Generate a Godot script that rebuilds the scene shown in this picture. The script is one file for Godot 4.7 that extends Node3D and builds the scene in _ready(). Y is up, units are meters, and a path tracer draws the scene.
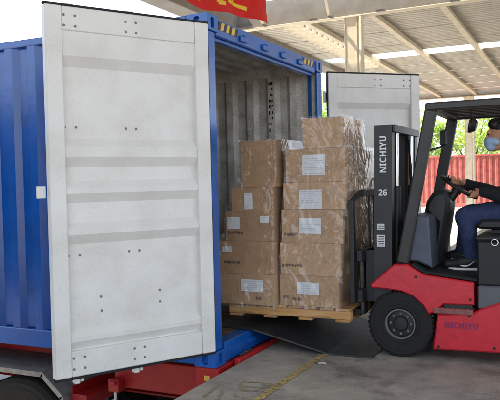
extends Node3D
# World axes: the container's open end is the plane X = 0, the container runs towards -X, its near side is Z = 0; y = 0 is the dock floor.

class G:
	var v := PackedVector3Array()
	var g := PackedInt32Array()
	func tri(a: Vector3, b: Vector3, c: Vector3, s := -1) -> void: # counter-clockwise seen from outside
		v.append(a); v.append(c); v.append(b); g.append(s)
	func quad(a: Vector3, b: Vector3, c: Vector3, d: Vector3, s := -1) -> void:
		tri(a, b, c, s); tri(a, c, d, s)
	func out(p: Array, c: Vector3, s := -1) -> void: # convex polygon turned away from c
		var n: Vector3 = (p[1] - p[0]).cross(p[2] - p[0])
		var q := p.duplicate()
		if n.dot(p[0] - c) < 0: q.reverse()
		for i in range(1, q.size() - 1): tri(q[0], q[i], q[i + 1], s)
	func box(c: Vector3, size: Vector3, b := 0.0, ba := Basis.IDENTITY) -> void:
		var h := size * 0.5
		var e: float = minf(b, minf(h.x, minf(h.y, h.z)) * 0.9)
		var sg := [-1.0, 1.0]
		for ax in 3:
			var i := (ax + 1) % 3
			var j := (ax + 2) % 3
			for s in sg:
				var p := []
				for w in [[-1, -1], [1, -1], [1, 1], [-1, 1]]:
					var q := Vector3.ZERO
					q[ax] = s * h[ax]; q[i] = w[0] * (h[i] - e); q[j] = w[1] * (h[j] - e)
					p.append(c + ba * q)
				out(p, c)
			if e <= 0: continue
			for s in sg:
				for t in sg:
					var p := []
					for w in [[-1, 0], [1, 0], [1, 1], [-1, 1]]:
						var q := Vector3.ZERO
						q[ax] = w[0] * (h[ax] - e)
						q[i] = s * (h[i] - (e if w[1] == 0 else 0.0)); q[j] = t * (h[j] - (0.0 if w[1] == 0 else e))
						p.append(c + ba * q)
					out(p, c)
		if e > 0:
			for x in sg:
				for y in sg:
					for z in sg:
						out([c + ba * Vector3(x * h.x, y * (h.y - e), z * (h.z - e)), c + ba * Vector3(x * (h.x - e), y * h.y, z * (h.z - e)), c + ba * Vector3(x * (h.x - e), y * (h.y - e), z * h.z)], c)
	func span(a: Vector3, b: Vector3, e := 0.0) -> void: # box between two corners
		box((a + b) * 0.5, (b - a).abs(), e)
	func bar(a: Vector3, b: Vector3, w: float, h: float, e := 0.0, up := Vector3.UP) -> void: # beam from a to b, w across, h along up
		var z := (b - a).normalized()
		var x := up.cross(z).normalized()
		box((a + b) * 0.5, Vector3(w, h, a.distance_to(b)), e, Basis(x, z.cross(x), z))
	func prism(poly: Array, z0: float, z1: float, xf := Transform3D.IDENTITY, b := 0.0) -> void:
		var p := PackedVector2Array(poly)
		if Geometry2D.is_polygon_clockwise(p): p.reverse()
		var n := p.size()
		var q := PackedVector2Array()
		for i in n:
			var d0 := (p[i] - p[(i + n - 1) % n]).normalized()
			var d1 := (p[(i + 1) % n] - p[i]).normalized()
			var n0 := Vector2(-d0.y, d0.x)
			var n1 := Vector2(-d1.y, d1.x)
			var m := (n0 + n1)
			q.append(p[i] + m * (b / maxf(0.35, 1.0 + n0.dot(n1))))
		for i in n:
			var j := (i + 1) % n
			quad(xf * V(p[i], z0 + b), xf * V(p[j], z0 + b), xf * V(p[j], z1 - b), xf * V(p[i], z1 - b))
			if b > 0:
				quad(xf * V(p[i], z1 - b), xf * V(p[j], z1 - b), xf * V(q[j], z1), xf * V(q[i], z1))
				quad(xf * V(q[i], z0), xf * V(q[j], z0), xf * V(p[j], z0 + b), xf * V(p[i], z0 + b))
		var t := Geometry2D.triangulate_polygon(q)
		for k in range(0, t.size(), 3):
			var A := q[t[k]]; var B := q[t[k + 1]]; var C := q[t[k + 2]]
			if (B - A).cross(C - A) < 0:
				var x := B; B = C; C = x
			tri(xf * V(A, z1), xf * V(B, z1), xf * V(C, z1))
			tri(xf * V(A, z0), xf * V(C, z0), xf * V(B, z0))
	func V(a: Vector2, z: float) -> Vector3: return Vector3(a.x, a.y, z)
	func tube(path: Array, r, seg := 8, caps := true, closed := false) -> void:
		var n := path.size()
		var rings := []
		var x := Vector3.ZERO
		for i in n:
			var a: Vector3 = path[(i + n - 1) % n] if (closed or i > 0) else path[i]
			var c: Vector3 = path[(i + 1) % n] if (closed or i < n - 1) else path[i]
			var t := (c - a).normalized()
			if x == Vector3.ZERO:
				x = t.cross(Vector3.UP if absf(t.y) < 0.9 else Vector3.RIGHT).normalized()
			else:
				x = (x - t * x.dot(t)).normalized()
			var y := t.cross(x)
			var rr: float = r[i] if r is Array else r
			var ring := []
			for k in seg:
				var w := TAU * k / seg
				ring.append(path[i] + (x * cos(w) + y * sin(w)) * rr)
			rings.append(ring)
		for i in (n if closed else n - 1):
			var A: Array = rings[i]; var B: Array = rings[(i + 1) % n]
			for k in seg:
				var l := (k + 1) % seg
				quad(A[k], A[l], B[l], B[k], 1)
		if caps and not closed:
			for k in range(1, seg - 1):
				tri(rings[0][0], rings[0][k + 1], rings[0][k])
				tri(rings[n - 1][0], rings[n - 1][k], rings[n - 1][k + 1])
	func lathe(prof: Array, seg: int, xf: Transform3D, smooth := true, ring := false) -> void: # (radius, height) round y
		var n := prof.size()
		for i in (n if ring else n - 1):
			var a: Vector2 = prof[i]; var b: Vector2 = prof[(i + 1) % n]
			for k in seg:
				var w := TAU * k / seg; var u := TAU * (k + 1) / seg
				var p := xf * Vector3(a.x * cos(w), a.y, -a.x * sin(w)); var q := xf * Vector3(a.x * cos(u), a.y, -a.x * sin(u))
				var s := xf * Vector3(b.x * cos(u), b.y, -b.x * sin(u)); var r := xf * Vector3(b.x * cos(w), b.y, -b.x * sin(w))
				var sm := i + 1 if smooth else -1
				if a.x > 1e-6: tri(p, q, s if b.x > 1e-6 else r, sm)
				if b.x > 1e-6: tri(p, s, r, sm)
	func strip(pts: Array, d: Vector3, flip := false) -> void: # a polyline swept along d
		for i in pts.size() - 1:
			if flip: quad(pts[i + 1], pts[i], pts[i] + d, pts[i + 1] + d)
			else: quad(pts[i], pts[i + 1], pts[i + 1] + d, pts[i] + d)
	func add(o: G, xf := Transform3D.IDENTITY) -> void:
		for p in o.v: v.append(xf * p)
		g.append_array(o.g)

var M := {}
var taken := {}
var rng := RandomNumberGenerator.new()

# ------------------------------------------------------------------ nodes
func world_of(n: Node3D) -> Transform3D:
	var t := Transform3D.IDENTITY
	var k: Node = n
	while k != self and k != null:
		t = (k as Node3D).transform * t
		k = k.get_parent()
	return t
func numbered(called: String) -> String:
	taken[called] = taken.get(called, -1) + 1
	return called if taken[called] == 0 else "%s_%03d" % [called, taken[called]]
func mesh_of(gg: G, inv := Transform3D.IDENTITY) -> ArrayMesh:
	var st := SurfaceTool.new()
	st.begin(Mesh.PRIMITIVE_TRIANGLES)
	for t in gg.g.size():
		st.set_smooth_group(gg.g[t])
		for k in 3: st.add_vertex(inv * gg.v[t * 3 + k])
	st.generate_normals()
	return st.commit()
func put(called: String, me: Mesh, m: Material, parent: Node3D, at := Transform3D.IDENTITY) -> MeshInstance3D:
	var o := MeshInstance3D.new()
	o.name = numbered(called) if parent == self else called
	o.mesh = me
	o.material_override = m
	o.transform = at
	parent.add_child(o, true)
	return o
func obj(called: String, gg: G, m: Material, parent: Node3D = self) -> MeshInstance3D: # shapes are given in world axes
	return put(called, mesh_of(gg, world_of(parent).affine_inverse()), m, parent)
func thing(called: String, label: String, category: String, at: Vector3, group := "", turn := Basis.IDENTITY) -> Node3D:
	var o := Node3D.new()
	o.name = numbered(called)
	o.transform = Transform3D(turn, at)
	add_child(o, true)
	return tag(o, label, category, group)
func node(called: String, parent: Node3D, at: Transform3D) -> Node3D:
	var o := Node3D.new()
	o.name = called
	o.transform = world_of(parent).affine_inverse() * at
	parent.add_child(o, true)
	return o
func tag(o: Node3D, label: String, category: String, group := "") -> Node3D:
	o.set_meta("label", label); o.set_meta("category", category)
	if group != "": o.set_meta("group", group)
	return o
func struct(o: Node3D, label := "") -> Node3D:
	o.set_meta("kind", "structure")
	if label != "": o.set_meta("label", label)
	return o

# ------------------------------------------------------------------ materials
func noise_image(sd: int, freq: float, oct: int, sx := 1.0, sy := 1.0, size := 512) -> PackedByteArray:
	var n := FastNoiseLite.new()
	n.seed = sd; n.frequency = freq; n.fractal_octaves = oct
	n.noise_type = FastNoiseLite.TYPE_SIMPLEX_SMOOTH
	n.fractal_type = FastNoiseLite.FRACTAL_FBM
	var im: Image
	if sx == 1.0 and sy == 1.0:
		im = n.get_seamless_image(size, size)
	else:
		im = n.get_seamless_image(int(size * sx), int(size * sy))
		im.resize(size, size, Image.INTERPOLATE_BILINEAR)
	im.convert(Image.FORMAT_L8)
	return im.get_data()
func to_tex(d: PackedByteArray, size := 512) -> ImageTexture:
	return ImageTexture.create_from_image(Image.create_from_data(size, size, false, Image.FORMAT_RGB8, d))
# colours between three tones (sRGB) by layers of [seed, frequency, octaves, weight, stretch x, stretch y]; spots = [seed, frequency, threshold, tone, strength]
func tones(lo: Color, mid: Color, hi: Color, layers: Array, spots := []) -> ImageTexture:
	var ims := []
	for l in layers: ims.append(noise_image(l[0], l[1], l[2], l[4] if l.size() > 4 else 1.0, l[5] if l.size() > 5 else 1.0))
	var sp := []
	for s in spots: sp.append(noise_image(s[0], s[1], 4))
	var d := PackedByteArray()
	d.resize(512 * 512 * 3)
	for i in 512 * 512:
		var t := 0.5
		for k in ims.size(): t += (ims[k][i] / 255.0 - 0.5) * layers[k][3]
		t = clampf(t, 0.0, 1.0)
		var c := lo.lerp(mid, t * 2.0) if t < 0.5 else mid.lerp(hi, t * 2.0 - 1.0)
		for k in sp.size():
			var w: float = clampf((sp[k][i] / 255.0 - spots[k][2]) * 9.0, 0.0, 1.0) * spots[k][4]
			if w > 0: c = c.lerp(spots[k][3], w)
		d[i * 3] = int(c.r * 255); d[i * 3 + 1] = int(c.g * 255); d[i * 3 + 2] = int(c.b * 255)
	return to_tex(d)
func mat(c: Color, rough := 0.6, metal := 0.0, tx: Texture2D = null, scale := 1.0, world := false, bump: Texture2D = null, bs := 0.0) -> StandardMaterial3D:
	var m := StandardMaterial3D.new()
	m.albedo_color = c
	m.roughness = rough
	m.metallic = metal
	if tx or bump:
		m.uv1_triplanar = true
		m.uv1_world_triplanar = world
		m.uv1_scale = Vector3.ONE * scale
	if tx: m.albedo_texture = tx
	if bump:
		m.heightmap_enabled = true
		m.heightmap_texture = bump
		m.heightmap_scale = bs
	return m
func c8(r: int, g: int, b: int) -> Color: return Color(r / 255.0, g / 255.0, b / 255.0)

func make_materials() -> void:
	var W := Color.WHITE
	var grime := tones(c8(224, 222, 218), c8(245, 244, 243), W, [[1, 0.008, 5, 0.9], [2, 0.08, 3, 0.5]])
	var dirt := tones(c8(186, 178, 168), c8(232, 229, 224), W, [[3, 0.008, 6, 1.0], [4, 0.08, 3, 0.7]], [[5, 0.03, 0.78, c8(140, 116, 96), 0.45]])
	var fine := tones(c8(205, 205, 205), c8(232, 232, 232), W, [[6, 0.12, 3, 1.4]])
	var bumpy := tones(Color(0.1, 0.1, 0.1), Color(0.5, 0.5, 0.5), Color(0.9, 0.9, 0.9), [[7, 0.02, 4, 1.6]])
	var grit := tones(Color(0.1, 0.1, 0.1), Color(0.5, 0.5, 0.5), Color(0.9, 0.9, 0.9), [[8, 0.15, 4, 1.7]])
	M.blue = mat(c8(14, 92, 178), 0.26, 0.0, tones(c8(214, 212, 210), c8(240, 240, 240), W, [[65, 0.008, 5, 0.9], [66, 0.08, 3, 0.5]], [[67, 0.05, 0.84, c8(170, 130, 100), 0.5]]), 0.7, false, bumpy, 0.05)
	M.blue.metallic_specular = 0.65
	var soft := tones(c8(236, 234, 230), c8(248, 247, 246), W, [[51, 0.006, 6, 0.9], [52, 0.12, 2, 0.5]], [[53, 0.05, 0.86, c8(206, 198, 186), 0.4]])
	M.door = mat(c8(224, 221, 214), 0.42, 0.0, soft, 0.8, false, bumpy, 0.25)
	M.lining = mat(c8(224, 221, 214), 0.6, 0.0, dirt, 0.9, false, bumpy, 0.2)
	M.white_steel = mat(c8(230, 228, 223), 0.5, 0.0, grime, 1.5)
	M.rubber = mat(c8(22, 22, 22), 0.75, 0.0, fine, 3.0)
	M.ply = mat(W, 0.75, 0.0, tones(c8(58, 44, 33), c8(92, 72, 54), c8(126, 102, 78), [[11, 0.02, 5, 1.4, 0.12, 1.0]]), 0.8, true)
	M.concrete = mat(W, 0.72, 0.0, tones(c8(112, 104, 94), c8(152, 143, 131), c8(178, 168, 154), [[12, 0.006, 6, 0.9], [13, 0.2, 2, 0.4], [30, 0.03, 4, 0.4]], [[14, 0.012, 0.70, c8(92, 84, 77), 0.4], [15, 0.03, 0.74, c8(172, 163, 148), 0.4]]), 0.33, true, grit, 0.15)
	M.yard = mat(W, 0.85, 0.0, tones(c8(140, 137, 132), c8(170, 167, 161), c8(190, 186, 180), [[16, 0.008, 5, 1.2], [17, 0.2, 2, 0.4]]), 0.12, true)
	M.yellow = mat(c8(194, 170, 108), 0.8, 0.0, dirt, 2.0, true)
	M.faded = mat(c8(170, 154, 116), 0.85, 0.0, dirt, 2.0, true)
	M.plate = mat(c8(92, 94, 98), 0.42, 0.75, dirt, 1.2, false, grit, 0.1)
	M.roof = mat(c8(206, 199, 186), 0.7, 0.0, grime, 0.3, true)
	M.beam = mat(c8(228, 216, 190), 0.6, 0.0, grime, 0.6)
	M.girder = mat(c8(138, 131, 121), 0.65, 0.0, grime, 0.5)
	M.skylight = mat(c8(245, 243, 235), 0.6)
	M.skylight.backlight_enabled = true
	M.skylight.backlight = Color(0.9, 0.9, 0.88)
	M.chassis = mat(c8(176, 30, 28), 0.45, 0.0, grime, 1.3)
	M.fender = mat(c8(168, 168, 166), 0.4, 0.3, dirt, 1.5)
	M.tyre = mat(c8(34, 32, 31), 0.85, 0.0, dirt, 2.0, false, grit, 0.15)
	M.rim = mat(c8(140, 138, 134), 0.5, 0.4, dirt, 3.0)
	M.fork_red = mat(c8(208, 26, 46), 0.3, 0.0, tones(c8(222, 218, 216), c8(244, 243, 242), W, [[61, 0.012, 5, 0.8], [62, 0.1, 3, 0.4]], [[63, 0.05, 0.85, c8(130, 100, 94), 0.5]]), 1.1, false, bumpy, 0.08)
	M.fork_red.clearcoat_enabled = true
	M.fork_red.clearcoat = 0.4
	M.fork_step = mat(c8(152, 92, 88), 0.6, 0.0, dirt, 3.0)
	M.fork_black = mat(c8(34, 34, 36), 0.5, 0.0, grime, 1.5)
	M.fork_dark = mat(c8(46, 46, 48), 0.45, 0.1, grime, 1.2)
	M.fork_grey = mat(c8(92, 94, 98), 0.5, 0.0, grime, 1.2)
	M.fork_slate = mat(c8(78, 84, 98), 0.5, 0.0, grime, 1.4)
	M.guard = mat(c8(62, 60, 56), 0.5, 0.2, grime, 1.5)
	M.vinyl = mat(c8(26, 26, 28), 0.55, 0.0, fine, 4.0)
	M.chrome = mat(c8(205, 206, 208), 0.16, 1.0)
	M.steel = mat(c8(110, 110, 112), 0.45, 0.8, dirt, 2.0)
	M.bolt = mat(c8(120, 116, 110), 0.6, 0.2)
	M.letter = mat(c8(222, 222, 218), 0.5)
	M.decal = mat(c8(124, 40, 104), 0.6, 0.0, dirt, 4.0)
	M.stripe_yellow = mat(c8(232, 190, 70), 0.5, 0.0, grime, 3.0)
	M.stripe_black = mat(c8(24, 24, 26), 0.5)
	var fibre := [[18, 0.012, 4, 0.7], [19, 0.2, 2, 0.45, 0.2, 1.0], [20, 0.03, 3, 0.5]]
	M.card = []
	for k in 4:
		var b: Color = [c8(176, 138, 96), c8(166, 126, 84), c8(184, 146, 104), c8(158, 120, 80)][k]
		M.card.append(mat(W, 0.8, 0.0, tones(b.darkened(0.12), b, b.lightened(0.08), fibre, [[21 + k, 0.025, 0.74, b.darkened(0.25), 0.4]]), 1.3, false, bumpy, 0.15))
	M.tape = mat(c8(182, 140, 92), 0.25)
	M.paper = mat(c8(232, 232, 230), 0.7, 0.0, fine, 6.0)
	M.print = mat(c8(168, 170, 176), 0.7)
	M.print_dark = mat(c8(84, 58, 42), 0.8)
	M.wood = []
	for k in 3:
		var b: Color = [c8(196, 146, 88), c8(182, 134, 84), c8(170, 126, 82)][k]
		M.wood.append(mat(W, 0.75, 0.0, tones(b.darkened(0.25), b, b.lightened(0.15), [[31 + k, 0.02, 5, 1.3, 0.1, 1.0]], [[35 + k, 0.02, 0.78, c8(110, 82, 56), 0.35]]), 1.5, false, grit, 0.08))
	M.film = mat(Color(0.96, 0.97, 0.98, 0.05), 0.10)
	M.film.metallic_specular = 0.75
	M.film.transparency = BaseMaterial3D.TRANSPARENCY_ALPHA
	M.flag = mat(c8(232, 40, 30), 0.7, 0.0, fine, 3.0)
	M.flag.backlight_enabled = true
	M.flag.backlight = Color(0.5, 0.1, 0.1)
	M.flag_yellow = mat(c8(250, 202, 60), 0.7)
	M.far_red = mat(c8(206, 112, 104), 0.6, 0.0, dirt, 0.5)
	M.far_white = mat(c8(226, 222, 216), 0.8, 0.0, grime, 0.5, true)
	M.bark = mat(W, 0.9, 0.0, tones(c8(58, 48, 38), c8(92, 78, 62), c8(120, 104, 84), [[40, 0.03, 5, 1.5]]), 1.0)
	M.leaf = []
	for k in 3:
		var l := mat([c8(112, 146, 62), c8(94, 130, 56), c8(134, 160, 78)][k], 0.55)
		l.backlight_enabled = true
		l.backlight = Color(0.75, 0.8, 0.4)
		l.cull_mode = BaseMaterial3D.CULL_DISABLED
		M.leaf.append(l)
	M.skin = mat(c8(206, 148, 116), 0.5)
	M.skin.subsurf_scatter_enabled = true
	M.skin.subsurf_scatter_strength = 0.15
	M.hair = mat(c8(24, 20, 19), 0.5, 0.0, fine, 8.0)
	M.jacket = mat(c8(30, 30, 36), 0.85, 0.0, fine, 5.0, false, bumpy, 0.5)
	M.jeans = mat(c8(46, 58, 90), 0.85, 0.0, tones(c8(190, 195, 210), c8(225, 228, 238), W, [[43, 0.02, 4, 1.2], [44, 0.25, 2, 0.6]]), 2.0, false, bumpy, 0.6)
	M.shoe = mat(c8(28, 28, 30), 0.6, 0.0, fine, 5.0)
	M.sole = mat(c8(228, 226, 222), 0.6)
	M.mask = mat(c8(176, 200, 224), 0.8, 0.0, fine, 6.0)
	M.eye = mat(c8(30, 22, 18), 0.2)

# ------------------------------------------------------------------ soft bodies: bones joined by a smooth minimum, meshed as surface nets
func blob(bones: Array, k: float, cell: float) -> G:
	var lo := Vector3.ONE * 1e9; var hi := -lo
	for b in bones:
		var r: float = maxf(b[2], b[3]) + 3 * cell + k
		for p in [b[0], b[1]]:
			lo = lo.min(p - Vector3.ONE * r); hi = hi.max(p + Vector3.ONE * r)
	var nx := int((hi.x - lo.x) / cell) + 2; var ny := int((hi.y - lo.y) / cell) + 2; var nz := int((hi.z - lo.z) / cell) + 2
	var f := PackedFloat32Array()
	f.resize(nx * ny * nz)
	for b in bones:
		var a: Vector3 = b[0]; var ra: float = b[2]; var rb: float = b[3]
		var ab: Vector3 = b[1] - a
		var sc: Vector3 = b[4] if b.size() > 4 else Vector3.ONE # squash: distances are measured in p / sc
		var m: float = minf(sc.x, minf(sc.y, sc.z))
		var abs_ := ab / sc
		var L: float = maxf(abs_.length_squared(), 1e-9)
		var ext: Vector3 = Vector3.ONE * (4.0 * k + 2.0 * cell) + sc * maxf(ra, rb)
		var p0: Vector3 = ((a.min(b[1]) - ext - lo) / cell).floor().max(Vector3.ZERO)
		var p1: Vector3 = ((a.max(b[1]) + ext - lo) / cell).ceil()
		for z in range(int(p0.z), mini(int(p1.z) + 1, nz)):
			for y in range(int(p0.y), mini(int(p1.y) + 1, ny)):
				var row := (z * ny + y) * nx
				for x in range(int(p0.x), mini(int(p1.x) + 1, nx)):
					var q: Vector3 = (lo + Vector3(x, y, z) * cell - a) / sc
					var t: float = clampf(q.dot(abs_) / L, 0.0, 1.0)
					var d: float = ((q - abs_ * t).length() - lerpf(ra, rb, t)) * m
					f[row + x] += exp(-d / k)
	var id := {}
	var pts := PackedVector3Array()
	var off := [0, 1, nx, nx + 1, nx * ny, nx * ny + 1, nx * ny + nx, nx * ny + nx + 1]
	var ed := [[0, 1], [2, 3], [4, 5], [6, 7], [0, 2], [1, 3], [4, 6], [5, 7], [0, 4], [1, 5], [2, 6], [3, 7]]
	for z in nz - 1:
		for y in ny - 1:
			for x in nx - 1:
				var i := (z * ny + y) * nx + x
				var c := 0
				for o in off:
					if f[i + o] > 1.0: c += 1
				if c == 0 or c == 8: continue
				var s := Vector3.ZERO; var n := 0
				for e in ed:
					var u := -k * log(maxf(f[i + off[e[0]]], 1e-9)); var w := -k * log(maxf(f[i + off[e[1]]], 1e-9))
					if (u < 0) == (w < 0): continue
					var t := u / (u - w)
					var A := Vector3(e[0] & 1, (e[0] >> 1) & 1, e[0] >> 2); var B := Vector3(e[1] & 1, (e[1] >> 1) & 1, e[1] >> 2)
					s += A.lerp(B, t); n += 1
				id[i] = pts.size()
				pts.append(lo + (Vector3(x, y, z) + s / n) * cell)
	var gg := G.new()
	var st := [1, nx, nx * ny]
	for i in id:
		for ax in 3:
			var inside: bool = f[i] > 1.0
			if inside == (f[i + st[ax]] > 1.0): continue
			var u: int = st[(ax + 1) % 3]; var w: int = st[(ax + 2) % 3]
			if not (id.has(i - u) and id.has(i - w) and id.has(i - u - w)): continue
			var a := pts[id[i]]; var b := pts[id[i - u]]; var c := pts[id[i - u - w]]; var d := pts[id[i - w]]
			if inside: gg.quad(a, b, c, d, 1)
			else: gg.quad(a, d, c, b, 1)
	return gg

# ------------------------------------------------------------------ the scene
func _ready() -> void:
	rng.seed = 7
	var cam := Camera3D.new()
	cam.name = "camera"
	var yaw := deg_to_rad(25.836); var pit := deg_to_rad(-1.513); var rol := deg_to_rad(-1.342)
	var fw := Vector3(-sin(yaw) * cos(pit), sin(pit), -cos(yaw) * cos(pit))
	var ri := Vector3(cos(yaw), 0, -sin(yaw))
	var up := ri.cross(fw)
	var r2 := ri * cos(rol) + up * sin(rol)
	cam.transform = Transform3D(Basis(r2, up * cos(rol) - ri * sin(rol), -fw), Vector3(2.418, 1.358, 4.352))
	cam.fov = 32.575
	cam.near = 0.05
	cam.far = 600.0
	add_child(cam)
	var we := WorldEnvironment.new()
	we.name = "environment"
	var e := Environment.new()
	var sm := ProceduralSkyMaterial.new()
	sm.sky_top_color = Color(0.76, 0.86, 0.98)
	sm.sky_horizon_color = Color(0.93, 0.955, 0.99)
	sm.sky_curve = 0.2
	sm.ground_horizon_color = Color(0.6, 0.6, 0.58)
	sm.ground_bottom_color = Color(0.4, 0.4, 0.38)
	sm.sun_angle_max = 1.0
	sm.sky_energy_multiplier = 1.0
	var sky := Sky.new()
	sky.sky_material = sm
	e.background_mode = Environment.BG_SKY
	e.sky = sky
	e.tonemap_mode = Environment.TONE_MAPPER_LINEAR
	e.tonemap_exposure = 2.6
	e.sdfgi_enabled = true
	e.ssao_enabled = true
	e.ssil_enabled = true
	we.environment = e
	add_child(we)
	var sun := DirectionalLight3D.new()
	sun.name = "sun"
	sun.light_color = Color(1.0, 0.95, 0.87)
	sun.light_energy = 1.5
	sun.light_angular_distance = 1.5
	sun.shadow_enabled = true
	sun.transform = Transform3D(Basis.looking_at(Vector3(0.55, -0.82, -0.17)), Vector3(0, 20, 0))
	add_child(sun)

	make_materials()
	make_ground()
	make_canopy()
	make_background()
	make_container()
	make_trailer()
	make_next_bay()
	make_dock_things()
	make_load()
	make_forklift()
	make_driver()
	make_banner()

# ------------------------------------------------------------------ setting
const YARD := -1.28
func worn(gg: G, a: Vector3, du: Vector3, dv: Vector3, cell: float, keep: float, sd: int) -> void: # paint that has come off in flecks, 4 mm above the floor
	var n := FastNoiseLite.new()
	n.seed = sd; n.frequency = 22.0; n.fractal_octaves = 4; n.fractal_gain = 0.65
	var nu := maxi(1, int(du.length() / cell)); var nv := maxi(1, int(dv.length() / cell))
	for i in nu:
		for j in nv:
			var p := a + du * (i + 0.5) / nu + dv * (j + 0.5) / nv
			var edge := 0.14 if j == 0 or j == nv - 1 else 0.0
			if n.get_noise_2d(p.x, p.z) + edge > keep: continue
			var x0 := a + du * i / nu + dv * j / nv; var x1 := a + du * (i + 1) / nu + dv * j / nv
			var x2 := a + du * (i + 1) / nu + dv * (j + 1) / nv; var x3 := a + du * i / nu + dv * (j + 1) / nv
			gg.out([x0, x1, x2, x3], p - Vector3.UP)
func make_ground() -> void:
	var g := G.new()
	g.span(Vector3(0.085, -1.6, -70), Vector3(70, 0, 70), 0.012)
	var floor_ := struct(obj("dock_floor", g, M.concrete), "grey stained concrete floor of the loading dock")
	g = G.new()
	g.quad(Vector3(-200, YARD, 200), Vector3(0.084, YARD, 200), Vector3(0.084, YARD, -200), Vector3(-200, YARD, -200))
	struct(obj("yard_ground", g, M.yard), "pale concrete yard below the loading dock")
	g = G.new()
	worn(g, Vector3(0.555, 0.004, 0.95), Vector3(0.02, 0, -1.62), Vector3(0.060, 0, 0), 0.0055, 0.20, 3)
	obj("painted_line", g, M.yellow, floor_).set_meta("label", "worn yellow line painted on the dock floor")
	# faded strokes of painted characters
	g = G.new()
	for s in [[0.40, 0.50, 0.50, 0.545], [0.335, 0.29, 0.44, 0.42], [0.42, 0.415, 0.515, 0.375], [0.335, 0.225, 0.535, 0.20], [0.345, 0.30, 0.345, 0.21], [0.51, 0.37, 0.53, 0.215], [0.38, 0.33, 0.48, 0.30], [0.30, 0.45, 0.36, 0.62], [0.22, 0.36, 0.25, 0.62]]:
		var a := Vector3(s[0], 0.004, s[1]); var b := Vector3(s[2], 0.004, s[3])
		var w := (b - a).normalized().cross(Vector3.UP) * 0.026
		worn(g, a - w * 0.5, b - a, w, 0.0055, 0.12, int(s[1] * 100))
	obj("painted_lettering", g, M.faded, floor_).set_meta("label", "faded yellow painted characters on the dock floor")

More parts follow.
